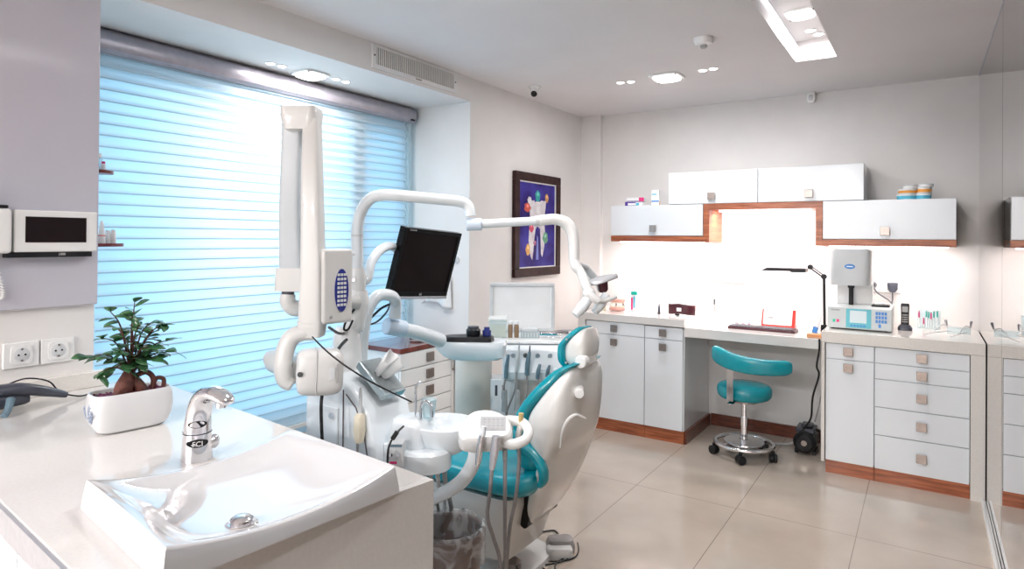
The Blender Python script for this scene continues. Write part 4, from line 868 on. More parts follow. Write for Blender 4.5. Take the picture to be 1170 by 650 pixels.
# monitor
ml = Vector((-1.875, 2.146, 1.328)); Mm = frame(ml) @ Matrix.Rotation(math.radians(86.74), 4, 'Z') @ Matrix.Rotation(math.radians(14.65), 4, 'X') @ Matrix.Rotation(math.radians(3.79), 4, 'Y')
mo = empty('monitor', ml, 'black flat-screen monitor tilted on the dental unit arm', 'monitor')
w2, h2 = .185, .16; bz = .018
bzl = MB().at(Mm).box((-w2, -.004, h2 - bz), (w2, .03, h2)).box((-w2, -.004, -h2 + .012), (w2, .03, -h2 + .034)).box((-w2, -.004, -h2 + .034), (-w2 + bz, .03, h2 - bz)).box((w2 - bz, -.004, -h2 + .034), (w2, .03, h2 - bz)).build('bezel', mat('gloss_black', (.006, .006, .007), .25, spec=.25), mo, bevel=.002)
MB().at(Mm).box((-w2 + bz, .002, -h2 + .034), (w2 - bz, .006, h2 - bz)).build('display', screen, mo)
MB().at(Mm).box((-w2, -.007, -h2), (w2, .03, -h2 + .0118)).build('silver_lip', alu, mo, bevel=.003)
MB().at(Mm).box((-w2 + .02, .0302, -h2 + .03), (w2 - .02, .05, h2 - .03)).build('back_cover', black, mo, bevel=.01)
text('logo_lettering', 'LG', .013, Mm @ Matrix.Translation((.004, -.0045, -h2 + .022)) @ Matrix.Rotation(PI / 2, 4, 'X'), lgrey, mo)
text('logo_lettering', 'FLATRON', .009, Mm @ Matrix.Translation((-w2 + .05, -.0045, h2 - .009)) @ Matrix.Rotation(PI / 2, 4, 'X'), pgrey, mo)
bk = Mm @ Vector((0, .05, 0))
MB().tube([at(413, 322, D=2.45), at(420, 318, D=2.47), at(424, 300, D=2.5), at(434, 286, D=2.56), at(446, 281, D=2.65), at(456, 286, D=2.8), bk + Vector((-.07, 0, .05)), bk + Vector((-.03, 0, .01)), bk], [.016, .019, .019, .019, .019, .019, .019, .019, .022], 16, 6).build('monitor_arm', pblue, mo)
MB().at(Mm).box((-.05, .05, -.05), (.05, .062, .05)).build('mount_plate', plas, mo, bevel=.004)

# operating light on its post
PX, PY = -1.87, 1.68
D0 = 2.43
ol_ = empty('operating_light', (PX, PY, 1.10), 'white dental operating light on an arched post and long swivel arm', 'lamp')
j = lambda px, py, D=D0: at(px, py, D=D)
b0 = Vector((PX, PY, 1.0))
MB().tube([Vector((PX, PY, 1.095)), j(408, 372), j(409, 356)], [.036, .034, .036], 18, 0).build('post_collar', plas, ol_)
MB().tube([j(409, 358), j(409, 345), j(409, 332)], [.036, .042, .036], 20, 3).build('swivel_hub', plas, ol_)
MB().tube([j(409, 332), j(408.5, 318), j(408, 306)], [.030, .034, .026], 20, 3).build('upper_hub', plas, ol_)
MB().cyl(j(404, 320, D0 - .034), j(404, 320, D0 - .04), .006).build('screw', chrome, ol_)
MB().tube([j(408, 312), j(408, 290), j(408, 262), j(412, 243), j(421, 229), j(433, 223.5), j(450, 223), j(500, 227.5, 2.5), j(526, 230.5, 2.54), j(535, 236, 2.55), j(537.5, 247, 2.55)], .0225, 20, 5).build('arched_post', pblue, ol_)
MB().tube([j(408, 270), j(408, 268)], .0238, 20, 0).build('post_joint', lgrey, ol_)
MB().tube([j(533, 256.5, 2.55), j(550, 256, 2.55), j(551, 256, 2.55)], [.0255, .0255, .020], 20, 0).build('elbow_hub', noisy(mat('sky_plastic', rough=.25, coat=.3), (.62, .72, .84), (.66, .76, .88), 6), ol_, bevel=.003)
MB().tube([j(548, 256, 2.55), j(610, 252.5, 2.6), j(634, 251, 2.62)], .018, 18, 0).build('spring_arm', pblue, ol_)
MB().tube([j(611, 252.5, 2.6), j(618, 252, 2.605)], .0215, 18, 0).build('arm_sleeve', lgrey, ol_)
MB().tube([j(616, 252, 2.6), j(634, 250.5, 2.62), j(647, 255, 2.63), j(654, 266, 2.63), j(656, 282, 2.63), j(656, 297, 2.63)], [.022, .023, .025, .025, .024, .023], 20, 5).build('drop_elbow', plas, ol_)
MB().tube([j(656, 297, 2.63), j(658, 304, 2.62), j(664, 312, 2.61), j(669, 325, 2.58), j(676, 338, 2.56), j(684, 344, 2.56)], [.022, .022, .019, .020, .018, .016], 16, 5).build('yoke', plas, ol_)
MB().tube([j(660, 303, 2.64), j(668, 306, 2.70), j(677, 315, 2.72), j(684, 324, 2.72), j(686, 332, 2.70)], [.014, .017, .017, .015, .012], 14, 5).build('yoke', lgrey, ol_)
lc = j(687, 326, 2.63)
Ml = frame(lc, YAW + .1, math.radians(8), math.radians(-8))
def shell(u, v_):
    x_ = -.062 + .132 * u; hw_ = .052 * (1 - u ** 2.2 * .75) * (1 - (1 - u) ** 6 * .7); return (x_, hw_ * (2 * v_ - 1), .030 - 3.0 * (x_ * .45) ** 2 - (2 * v_ - 1) ** 2 * .016 + .014 * u)
hd_ = MB().at(Ml).grid(shell, 18, 8).build('reflector_shield', noisy(mat('shield_grey', rough=.25, metal=.3), (.5, .51, .53), (.58, .59, .61), 8), ol_, solid=.004)
MB().at(Ml).loft([[(p.x * 1.0 + .005, p.y, z) for p in sq(a, a)] for z, a in ((-.028, .014), (-.018, .020), (.018, .022))]).build('lamp_socket', maroon, hd_)
MB().at(Ml).tube([(-.05, -.04, -.045), (.0, -.045, -.055), (.05, -.03, -.048)], .009, 10).build('yoke_bar', plas, ol_)
MB().tube([j(673, 340, 2.57), j(666, 350, 2.56), j(657, 360, 2.55)], [.018, .024, .017], 16, 4).build('grip', pblue, ol_)
MB().tube([j(693, 336, 2.62), j(686, 348, 2.61), j(679, 357, 2.6)], [.016, .021, .015], 16, 4).build('grip', pblue, ol_)

MB().ball(j(673, 335, 2.57), .026).build('yoke_joint', plas, ol_)
xrm = noisy(mat('xray_enamel', rough=.28, coat=.25), (.64, .635, .62), (.67, .665, .65), 4)  # cream enamel greyed down, the machine's shade put into its colour
xrb = noisy(mat('xray_enamel_backlit', rough=.28, coat=.2), (.52, .56, .59), (.55, .59, .62), 4)  # darker, bluer copy for the rear arm, its backlit shade in the colour
# x-ray machine on scissor arm
xr = empty('dental_xray', j(345, 345, 2.25), 'cream dental x-ray machine on a folded scissor arm before the blind', 'x-ray machine')
def prism_arm(pts, nm, m, hw, hd):     # boxy tapered arm through points
    rings = []
    for (px, py, D), a, d in zip(pts, hw, hd):
        c = at(px, py, D=D); rings.append([c + RT * p.x + FW * p.y for p in sq(a, d, 0, 20, 6)])
    return MB().loft(rings).build(nm, m, xr)
MB().tube([j(409, 346, 2.40), j(392, 345, 2.36), j(372, 345, 2.33), j(345, 350, 2.32)], .0265, 18, 4).build('bracket_arm', xrm, xr)
MB().tube([j(350, 352, 2.32), j(336, 352, 2.30), j(329, 345, 2.29), j(329, 336, 2.29)], [.027, .030, .029, .026], 18, 5).build('elbow', xrm, xr)
MB().tube([j(329, 337, 2.29), j(329, 331, 2.29)], .0225, 18, 0).build('elbow_ring', darkg, xr)
prism_arm([(336, 332, 2.3), (336, 306, 2.3)], 'arm_socket', xrm, (.062, .058), (.045, .045))
prism_arm([(335, 308, 2.3), (333, 240, 2.28), (335, 160, 2.26), (335, 140, 2.26)], 'rear_arm', xrb, (.042, .037, .035, .034), (.04, .035, .03, .03))
prism_arm([(357, 372, 2.17), (358, 300, 2.17), (357, 200, 2.2), (357, 136, 2.22)], 'front_arm', xrm, (.040, .036, .032, .028), (.045, .04, .035, .03))
capz = [at(345, y, D=2.24) for y in (150, 138, 130, 124)]
MB().loft([[c + RT * p.x + FW * p.y for p in sq(a, .055, 0, 24, 8)] for c, a in zip(capz, (.045, .062, .064, .062))]).build('arm_cap', lgrey if False else xrm, xr)
bx_ = frame(at(381, 328, D=2.2), YAW + math.radians(50), 0, 0)
MB().at(bx_).box((-.062, -.03, -.125), (.062, .008, .135)).build('generator_box', xrm, xr, bevel=.012, seg=3)
MB().at(bx_).loft([[(.012 + .028 * math.cos(a), y_, .0 + .075 * math.sin(a) - .01) for a in [2 * PI * k / 28 for k in range(28)]] for y_ in (-.0305, -.0325)]).build('keypad', bluel if False else navy, xr)
kx = MB().at(bx_)
for r_ in range(8):
    for c_ in range(3): kx.box((-.006 + c_ * .013, -.0335, -.065 + r_ * .015), (.004 + c_ * .013, -.0322, -.056 + r_ * .015))
kx.build('keys', lgrey, xr, kind='stuff')
MB().at(bx_).cyl((-.03, -.03, -.10), (-.03, -.033, -.10), .006, n=10).build('screw', pgrey, xr)
MB().at(bx_).box((.05, -.0315, .11), (.066, -.03, .118)).build('brand_plate', lgrey, xr)
prism_arm([(357, 384, 2.17), (357, 366, 2.17)], 'arm_foot', xrm, (.036, .044), (.04, .046))
MB().tube([j(360, 380, 2.16), j(346, 380, 2.15), j(333, 386, 2.14), j(326, 400, 2.13), j(323, 418, 2.12), j(326, 434, 2.12), j(334, 440, 2.12)], [.026, .028, .030, .031, .031, .028, .02], 18, 6).build('yoke', xrm, xr)
hc_ = at(362, 424, D=2.08); Mh = frame(hc_, YAW + .35, math.radians(-4), .03)
MB().at(Mh).loft([[(x_, p.x, p.y) for p in sq(a, b2, 0, 36, 4.0)] for x_, a, b2 in ((-.066, .045, .045), (-.060, .062, .066), (-.045, .068, .076), (.045, .070, .078), (.07, .066, .072), (.085, .052, .055))]).build('tube_head', xrm, xr, sub=1)
MB().at(Mh).loft([[(x_, p.x, p.y) for p in sq(a, b2, 0, 36, 4.0)] for x_, a, b2 in ((-.006, .0695, .0775), (-.0045, .0715, .0795), (-.003, .0695, .0775))], cap=False).build('head_seam', lgrey, xr)
MB().cyl(at(348, 424, D=2.16), at(314, 412, D=2.30), .05, .042).build('collimator_cone', xrm, xr, bevel=.004)
MB().cyl(at(312, 410, D=2.3), at(309, 409.5, D=2.31), .03, .03).build('cone_end', lgrey, xr)
MB().at(Mh).box((.035, -.0705, -.02), (.052, -.069, .018)).build('label_plate', lgrey, xr); MB().at(Mh).box((.058, -.0685, -.03), (.064, -.066, .03)).build('label_strip', pgrey, xr)
MB().cyl(at(343, 428, D=2.0), at(342.5, 428, D=1.995), .008).build('pivot_cap', black, xr)
def cable(name, pts, r, label, m=black): return MB().tube([at(p[0], p[1], D=p[2]) for p in pts], r, 8, 8).build(name, m, label=label, cat='cable')
cable('coiled_cable', [(376, 374, 2.15), (388, 381, 2.3), (398, 378, 2.45), (420, 366, 2.55), (436, 352, 2.6), (452, 345, 2.72)], .005, 'black cable running from the x-ray box up to the monitor')
cable('monitor_cable', [(415, 372, 2.5), (430, 368, 2.6), (442, 356, 2.7), (446, 345, 2.8)], .004, 'second black cable drooping below the monitor')
cable('loop_cable', [(405, 353, 2.36), (396, 366, 2.36), (393, 376, 2.37), (398, 376, 2.37), (403, 366, 2.36)], .004, 'small black cable loop hanging at the lamp post')
cable('thin_cable', [(357, 385, 2.1), (372, 400, 2.0), (392, 416, 1.97), (420, 434, 2.0), (445, 447, 2.05), (470, 459, 2.14)], .0028, 'thin black cable sagging from the x-ray arm over the tissue box to the spittoon')
cable('mains_cable', [(396, 388, 2.33), (386, 400, 2.25), (374, 430, 2.19), (368, 452, 2.16), (367, 475, 2.15), (369, 520, 2.15)], .006, 'thick black cable running down the left side of the dental unit')

# ================================================================= DELIVERY UNIT behind the chair
K = 1.11; SK = Matrix.Scale(K, 4)
dc = at(613, 412, D=3.08 * K)
du = empty('delivery_unit', (dc.x, dc.y, 0), 'white dental delivery unit with hanging handpieces behind the chair', 'delivery unit')
Md = frame((dc.x, dc.y, dc.z), YAW) @ SK
du_w = .185
MB().at(Md).prism([(-.10, .075), (.06, .085), (.08, .0), (.06, -.075), (-.06, -.085), (-.12, -.07), (-.135, -.03)], 'x', -.165, du_w).build('instrument_head', pblue, du, bevel=.012, seg=3)
MB().at(Md).box((-.17, -.02, .0855), (.19, .30, .10)).build('top_shelf', plas, du, bevel=.004)
MB().at(Md).box((-.15, .10, -.4), (.17, .28, .0853)).build('rear_cabinet', plas, du, bevel=.006)
lw = (at(575, 470, D=3.05 * K) - Vector((dc.x, dc.y, dc.z))); lx = lw.dot(RT) / K
cl = MB().at(Md).box((lx - .068, -.03, -dc.z / K), (lx + .068, .085, -.086)).build('switch_column', pblue, du, bevel=.006)
for zz in (-.14, ):
    for dx in (-.035, .0): MB().at(Md).box((lx + dx - .006, -.034, zz - .025), (lx + dx + .006, -.029, zz + .025)).build('switch', darkg, cl)
for dx in (-.03, -.015): MB().at(Md).cyl((lx + dx, -.034, -.30), (lx + dx, -.029, -.30), .007, n=12).build('port', chrome, cl)

# row of small knobs, holders, handpieces
for k in range(5):
    xk = -.115 + k * .058
    MB().at(Md).cyl((xk, -.115, .045), (xk, -.100, .047), .011, n=16).build('regulator_knob', (alu, steel, alu, alu, alu)[k], du)
hm = blueg
for k, (px, y0, y1, m_, r_) in enumerate(((579, 405, 432, blueg, .010), (591, 398, 424, lgrey, .009), (603, 402, 428, blueg, .012), (615, 416, 432, blueg, .010), (626, 417, 430, blueg, .009))):
    t = empty('turbine_handpiece', at(px, y1, D=2.94 * K), ('blue-grey handpiece at the left end of the delivery unit', 'pale slim handpiece second on the delivery unit', 'dark tipped handpiece in the middle of the delivery unit', 'short handpiece fourth on the delivery unit', 'short handpiece nearest the headrest on the delivery unit')[k], 'handpiece', 'handpieces hanging on the delivery unit')
    MB().tube([at(px + 2, y0, D=2.92 * K), at(px, (y0 + y1) / 2, D=2.92 * K), at(px - 1, y1, D=2.93 * K)], [r_ * .66, r_ * K, r_], 12, 3).build('grip', m_, t)
    if k in (1, 2): MB().tube([at(px + 2.5, y0 - 7, D=2.92 * K), at(px + 2, y0 + 1, D=2.92 * K)], [.003, .005], 8, 0).build('bur', darkg if k == 2 else alu, t)
    if k == 0: MB().tube([at(px - 8, y0 - 10, D=2.92 * K), at(px - 2, y0 - 3, D=2.92 * K), at(px + 1, y0 + 2, D=2.92 * K)], .002, 8).build('nozzle', chrome, t)
    e = [(px - 1, y1 - 1, 2.93), (px - 5 + 2 * k, y1 + 22, 2.93), (px - 8 + (9 if k == 0 else -4), y1 + 50, 2.95), (px - 2 - 2 * k, y1 + 75, 3.0), (568 + 7 * k, 520, 3.0)]
    MB().tube([at(p[0], p[1], D=p[2] * K) for p in e], .005, 8).build('hose', hose, t)
    if k < 2: MB().tube([at((577, 592)[k], 446, D=2.91 * K), at((576, 591)[k], 470, D=2.91 * K)], [.012, .017], 12, 0).build('hose_coupling', pgrey, t)
    MB().at(Md).ball((-.10 + k * .062, -.115, -.02), (.02, .02, .016)).build('holder', pblue, du)
# arm and tray
tray = empty('instrument_tray', at(450, 373, D=2.6), 'white arm and tray with black pad leading to the delivery unit', 'tray')
MB().tube([at(412, 428, D=2.5), at(414, 390, D=2.5), at(420, 355, D=2.5), at(432, 338, D=2.53), at(447, 338, D=2.6), at(452, 346, D=2.66), at(451, 362, D=2.68)], [.026, .024, .024, .024, .024, .024, .026], 18, 6).build('swan_neck', pblue, tray)
MB().tube([at(441, 372, D=2.68), at(462, 376, D=2.74)], [.037, .037], 22, 0).build('arm_sleeve', MATS['sky_plastic'], tray, bevel=.005)
MB().tube([at(460, 376, D=2.74), at(480, 381, D=2.85), at(503, 389, D=3.0)], [.030, .032, .035], 20, 3).build('arm_tube', pblue, tray)
tc = at(537, 392, D=3.12); Mt = frame(tc, YAW) @ Matrix.Scale(1.075, 4)
olt = catmull([(-.155, -.02, 0), (-.14, -.055, 0), (-.05, -.075, 0), (.06, -.08, 0), (.15, -.07, 0), (.17, 0, 0), (.15, .08, 0), (.0, .085, 0), (-.12, .06, 0)], 4, True)
MB().at(Mt).loft([[(p.x * a + (.02 if z < -.04 else 0), p.y * a, z) for p in olt] for z, a in ((-.07, .7), (-.055, .88), (-.02, .98), (.0, 1.0), (.012, .96))]).build('tray_body', pblue, tray)
pd = MB().at(Mt).loft([[(p.x * a - .0, p.y * a, z) for p in catmull([(-.125, .0, 0), (-.10, -.045, 0), (.02, -.05, 0), (.10, -.05, 0), (.10, .05, 0), (-.02, .06, 0), (-.11, .04, 0)], 4, True)] for z, a in ((.0122, 1), (.03, .98), (.034, .9))]).build('black_pad', black, tray)
bt = empty('dark_bottle', Mt @ Vector((.015, 0, .0345)), 'small round black pot on the tray pad', 'pot')
MB().at(Mt).lathe([(.03, .035), (.033, .045), (.033, .062), (.024, .072)], (.015, -.0, 0)).build('pot_body', black, bt); MB().at(Mt).lathe([(.026, .07), (.026, .078), (.01, .08)], (.015, 0, 0)).build('lid', darkg, bt)
bt = empty('blue_bottle', Mt @ Vector((.085, .0, .0345)), 'small royal blue bottle on the tray beside the black pot', 'bottle')
MB().at(Mt).lathe([(.02, .035), (.021, .06), (.012, .066)], (.078, -.005, 0)).build('bottle_body', navy, bt); MB().at(Mt).lathe([(.013, .065), (.013, .076)], (.078, -.005, 0)).build('cap', navy, bt)


# items on the delivery top shelf
zt_ = dc.z + .101 * K
def local(px, yy): # point on the shelf along the pixel column
    v_ = at(px, 392, D=(3.08 + yy) * K) ; return Vector((v_.x, v_.y, zt_))
p = local(571, .10)
t = empty('clear_dispenser', p, 'clear plastic dispenser box behind the tray on the delivery unit', 'dispenser')
M_ = frame(p, YAW) @ SK; MB().at(M_).box((-.055, -.04, 0), (.035, .04, .085)).build('dispenser_body', acrylic, t, bevel=.004); MB().at(M_).box((-.05, -.035, .003), (.03, .035, .06)).build('content', ivory, t); MB().at(M_).box((-.058, -.043, .0855), (.038, .043, .10)).build('lid', plas, t, bevel=.004)
for px, l in ((583, 'brown glass bottle nearest the clear dispenser'), (590, 'brown glass bottle right of the first brown bottle')):
    p = local(px, .08); t = empty('brown_bottle', p, l, 'bottle', 'brown bottles on the delivery unit')
    MB().lathe([(.013, p.z + .0005), (.014, p.z + .06), (.012, p.z + .07), (.012, p.z + .078)], (p.x, p.y, 0), 16).build('bottle_body', amber, t); MB().lathe([(.0135, p.z + .074), (.0135, p.z + .09)], (p.x, p.y, 0), 16).build('cap', paper, t)
p = local(606, .10); M_ = frame(p, YAW) @ SK
t = empty('instrument_cassette', p, 'pale instrument cassette on the delivery unit beside the brown bottles', 'cassette')
MB().at(M_).box((-.05, -.04, 0), (.045, .04, .03)).build('cassette_body', acrylic, t, bevel=.003); MB().at(M_).box((-.045, -.035, .031), (.035, .035, .045)).build('lid', lgrey, t, bevel=.003)
cz = MB().at(M_)
for k in range(6): cz.box((-.045 + k * .015, -.042, .004), (-.039 + k * .015, -.0402, .026))
cz.build('slots', pgrey, t)
p = local(638, .12); M_ = frame(p, YAW) @ SK
t = empty('steel_tray', p, 'shiny steel instrument tray lying behind the headrest', 'tray')
MB().at(M_).box((-.10, -.05, 0), (.05, .05, .006)).box((-.10, -.05, .006), (-.096, .05, .022)).box((.046, -.05, .006), (.05, .05, .022)).box((-.10, .046, .006), (.05, .05, .022)).box((-.10, -.05, .006), (.05, -.046, .022)).build('tray_pan', chrome, t, bevel=.001)
MB().at(M_).tube([(-.09, 0, .015), (.06, -.01, .03), (.09, -.02, .012)], .008, 10).build('steel_handle', chrome, t)
# framed white lid / light panel behind
pl0, pl1 = at(560, 323, D=3.36 * K), at(634, 325, D=3.36 * K); pb = at(560, 382, D=3.36 * K)
pc_ = (pl0 + pl1) / 2; Wp = (pl1 - pl0).length / 2; Hp = pl0.z - zt_ + .0
t = empty('xray_viewer', (pc_.x, pc_.y, zt_), 'square white framed light viewer standing upright behind the delivery unit', 'light viewer')
Mv = frame((pc_.x, pc_.y, zt_), YAW, math.radians(-2)); f_ = .022
MB().at(Mv).box((-Wp, -.012, 0), (Wp, .025, f_)).box((-Wp, -.012, Hp - f_), (Wp, .025, Hp)).box((-Wp, -.012, f_), (-Wp + f_, .025, Hp - f_)).box((Wp - f_, -.012, f_), (Wp, .025, Hp - f_)).build('viewer_frame', lgrey, t, bevel=.006)
MB().at(Mv).box((-Wp + f_, -.002, f_), (Wp - f_, .02, Hp - f_)).build('diffuser_panel', paper, t)

# drawer cabinet with red-brown top, in the window recess
t = empty('drawer_cabinet', (-2.82, 3.0, 0), 'white drawer cabinet with red-brown top in front of the window', 'cabinet')
DX, DY0, DY1, DZ = -2.645, 2.80, 3.315, .775
box((-2.99, DY0, 0), (DX - .019, DY1, DZ - .03)).build('carcass', plas, t, bevel=.002)
box((-2.995, DY0 - .008, DZ - .029), (DX + .004, DY1, DZ)).build('cabinet_top', noisy(mat('red_wood_top', rough=.18, coat=.6), (.11, .022, .014), (.22, .045, .03), 4, (1, 6, 1)), t, bevel=.002)
zz = [.745, .64, .535, .43, .325, .18, .02]
for a, b_ in zip(zz, zz[1:]):
    d = box((DX - .018, DY0 + .003, b_ + .003), (DX, DY0 + .485, a - .003)).build('drawer', plas, t, bevel=.002)
    MB().box((DX + .0, DY0 + .235, (a + b_) / 2 - .03), (DX + .012, DY0 + .30, (a + b_) / 2 + .028)).build('handle', steel, d, bevel=.002)
d = box((DX - .018, DY0 + .488, .02), (DX + .002, DY1 - .001, .742)).build('side_strip', plasc, t, bevel=.002)
MB().tube([(DX, DY0 + .50, .68), (DX + .02, DY0 + .50, .67), (DX + .02, DY0 + .50, .58), (DX, DY0 + .50, .57)], .008, 8).build('handle', steel, d)
ck = at(476, 375, X=-2.8); t = empty('black_pliers', (-2.8, ck.y, DZ), 'small black tool lying on the red-brown cabinet top', 'tool')
MB().tube([(-2.82, ck.y - .04, DZ + .012), (-2.8, ck.y + .02, DZ + .02), (-2.77, ck.y + .08, DZ + .012)], [.006, .011, .006], 10).build('tool_body', black, t)
# grey cylindrical bin
q = at(541, 440, D=3.42)
t = empty('pedal_bin', (q.x, q.y, 0), 'tall pale grey cylindrical bin between drawer cabinet and delivery unit', 'bin')
MB().lathe([(.098, 0), (.10, .02), (.10, .80)], (q.x, q.y, 0), 40).build('bin_body', noisy(mat('bin_grey', rough=.4), (.72, .65, .58), (.76, .69, .62), 5), t)
MB().lathe([(.102, .80), (.102, .83), (.085, .855), (.03, .865)], (q.x, q.y, 0), 40).build('lid', MATS['bin_grey'], t)

# ================================================================= FLOOR THINGS
bc_ = at(512, 600, D=2.31); BX, BY = bc_.x, bc_.y
t = empty('waste_bin', (BX, BY, 0), 'brown waste bin lined with a clear plastic bag beside the sink counter', 'bin')
bh = bc_.z - .01
MB().lathe([(.001, .0), (.10, .0), (.128, bh), (.132, bh), (.125, bh - .004), (.097, .006), (.001, .006)], (BX, BY, 0), 40, cap=False).build('bin_body', noisy(mat('taupe_bin', rough=.45), (.15, .085, .065), (.18, .11, .085), 8), t)
def bag(u, v_):
    a = 2 * PI * u; wv = math.sin(9 * a) * .5 + math.sin(14 * a + 1) * .35 + math.sin(23 * a) * .2
    if v_ < .45: k = v_ / .45; r_ = .136 + .006 * wv * (1.3 - k) + .003; z = bh - .10 - .012 * math.sin(3 * a) + k * (.11 + .012 * math.sin(3 * a))
    elif v_ < .6: k = (v_ - .45) / .15; r_ = .138 - .018 * k + .003 * wv; z = bh + .01 + .008 * math.sin(PI * k) + .004 * wv
    else: k = (v_ - .6) / .4; r_ = .12 - .03 * k + .008 * wv * k; z = bh + .005 - .17 * k
    return (BX + r_ * math.cos(a), BY + r_ * math.sin(a), z)
MB().grid(bag, 96, 20).build('bag', bagm, t, ang=60)
rb = MB()
for k in range(16): rb.ball((BX + random.uniform(-.055, .055), BY + random.uniform(-.055, .055), .06 + .055 * (k % 5)), (.045, .04, .035), 10, 6)
rb.build('crumpled_waste', noisy(mat('waste_dark', rough=.6), (.02, .012, .012), (.09, .06, .055), 25), t, kind='stuff')
fp_ = at(639, 635, Z=0)
Mf = frame((fp_.x, fp_.y, 0), YAW + .05)
t = empty('foot_pedal', (fp_.x, fp_.y, 0), 'white and grey foot pedal on the floor behind the chair base', 'pedal')
MB().at(Mf).loft([[(p.x, p.y, z) for p in sq(a, b_, 0, 28, 5)] for z, a, b_ in ((0, .062, .035), (.035, .06, .033), (.042, .052, .028))]).build('pedal_base', plas, t)
MB().at(Mf).loft([[(p.x + .012, p.y + .055, z) for p in sq(a, b_, 0, 28, 5)] for z, a, b_ in ((0, .065, .045), (.03, .066, .045), (.055, .055, .038), (.06, .045, .03))]).build('pedal_cover', noisy(mat('warm_grey', rough=.4), (.38, .35, .34), (.43, .4, .39), 12), t)
zf = lambda px, py: (lambda v_: (v_.x, v_.y, .004))(at(px, py, Z=.004))
MB().tube([zf(p[0], p[1]) for p in ((612, 608), (622, 607), (633, 606), (638, 610))], .0035, 8).build('pedal_cable', black, label='short black cable from the chair base to the foot pedal', cat='cable')
MB().tube([zf(*p) for p in ((621, 641), (640, 641), (656, 637), (661, 629), (660, 620))], .003, 8).tube([zf(*p) for p in ((618, 646), (640, 642), (652, 636), (640, 640), (634, 648), (640, 660))], .003, 8).build('pedal_cable', black, label='black cable curling in front of the foot pedal', cat='cable')
MB().tube([(-1.475 + .03, CY - .10, .06), (-1.39, CY - .12, .03), zf(612, 645), zf(622, 650), zf(628, 660)], .003, 8).build('joystick_cable', black, label='black cable from the brown foot joystick on the chair plate', cat='cable')

# ================================================================= SINK COUNTER in the foreground
SZ = .90
cA, cB, cC, cD = (-.933, 1.10), (-1.042, .456), (-2.538, .59), (-2.538, 1.265)
ctr = empty('sink_counter', (-1.7, .85, 0), 'glossy pale quartz sink counter with white drawers in the foreground', 'counter')
MB().prism([(cA[0] - .02, cA[1] + .002), (cB[0] - .02, cB[1] + .0018), cC, cD], 'z', SZ - .06, SZ).build('top_slab', quartzw, ctr, bevel=.002)
def inset(p, q_, d): return p
MB().prism([cA, cB, (cB[0] - .0198, cB[1] + .0018), (cA[0] - .0198, cA[1] + .002)], 'z', 0, SZ).build('end_panel', quartzw, ctr, bevel=.0015)
MB().prism([(cA[0] - .051, cA[1] - .02), (cB[0] - .051, cB[1] + .045), (-2.52, .64), (-2.52, 1.24)], 'z', .0, SZ - .0602).build('carcass', cab, ctr)
def along(u, d):      # point on the near edge, u from the wall (0) to the end panel (1), d outward
    x = -2.53 + (cB[0] - .056 + 2.53) * u; y = .59 + (cB[1] - .59) * (x + 2.54) / (cB[0] + 2.54) + d; return (x, y)
a0, a1 = along(0, .0), along(1, .0)
MB().prism([along(0, -.008), along(1, -.008), along(1, .002), along(0, .002)], 'z', SZ - .058, SZ - .004).build('edge_profile', alu, ctr, bevel=.001)
for k in range(3):
    for zz0, zz1 in ((.62, .83), (.36, .615), (.08, .355)):
        u0, u1 = k / 3 + .003, (k + 1) / 3 - .003
        d = MB().prism([along(u0, .024), along(u1, .024), along(u1, .044), along(u0, .044)], 'z', zz0, zz1).build('drawer', cab, ctr, bevel=.0015)
        c_ = along((u0 + u1) / 2, .02); MB().box((c_[0] - .025, c_[1] - .012, zz1 - .07), (c_[0] + .025, c_[1] + .006, zz1 - .02)).build('handle', steel, d, bevel=.002)
# basin
bc4 = [Vector(v_) for v_ in ((-1.404, .587, 0), (-1.35, 1.024, 0), (-.953, .991, 0), (-.997, .53, 0))]   # near-left, far, right, near corner of the rim
def bil(u, v_): return (bc4[0] * (1 - u) + bc4[1] * u) * (1 - v_) + (bc4[3] * (1 - u) + bc4[2] * u) * v_
bn = empty('wash_basin', (-1.176, .783, SZ), 'white rectangular ceramic basin with swooping rim on the counter', 'basin')
def rimz(u, v_): return SZ + .032 + .030 * (2 * u - 1) ** 2 - .004 * (2 * v_ - 1) ** 2
def topz(u, v_):
    U, V = abs(2 * u - 1), abs(2 * v_ - 1); z = rimz(u, v_)
    du_, dv = max(0, (.93 - U)) / .93, max(0, (.94 - V)) / .94
    k = min(1, (1 - (1 - du_) ** 2.2)) * min(1, (1 - (1 - dv) ** 5))
    return z - (rimz(u, v_) - SZ - .004) * min(1, k * 1.03)
NU, NV = 48, 44
mbn = MB(); V = [[mbn.v((*bil(i / NU, j_ / NV).xy, topz(i / NU, j_ / NV))) for j_ in range(NV + 1)] for i in range(NU + 1)]
for i in range(NU):
    for j_ in range(NV): mbn.f([V[i][j_], V[i + 1][j_], V[i + 1][j_ + 1], V[i][j_ + 1]])
loop = [(i, 0) for i in range(NU)] + [(NU, j_) for j_ in range(NV)] + [(i, NV) for i in range(NU, 0, -1)] + [(0, j_) for j_ in range(NV, 0, -1)]
cen = sum(bc4, Vector()) / 4
prev = [V[i][j_] for i, j_ in loop]
for k, (sc_, zf_) in enumerate(((1.01, .93), (1.022, .6), (1.035, .25), (1.04, .0))):
    cur = []
    for i, j_ in loop:
        p = bil(i / NU, j_ / NV); p = cen + (p - cen) * sc_; zt2 = rimz(i / NU, j_ / NV); cur.append(mbn.v((p.x, p.y, SZ + .0005 + (zt2 - SZ) * zf_)))
    for a in range(len(loop)): mbn.f([prev[a], cur[a], cur[(a + 1) % len(loop)], prev[(a + 1) % len(loop)]])
    prev = cur
mbn.f(prev)
mbn.build('basin_body', ceramic, bn, ang=70)
dp = at(276, 598, Z=SZ + .008)
dzz = SZ + .0055
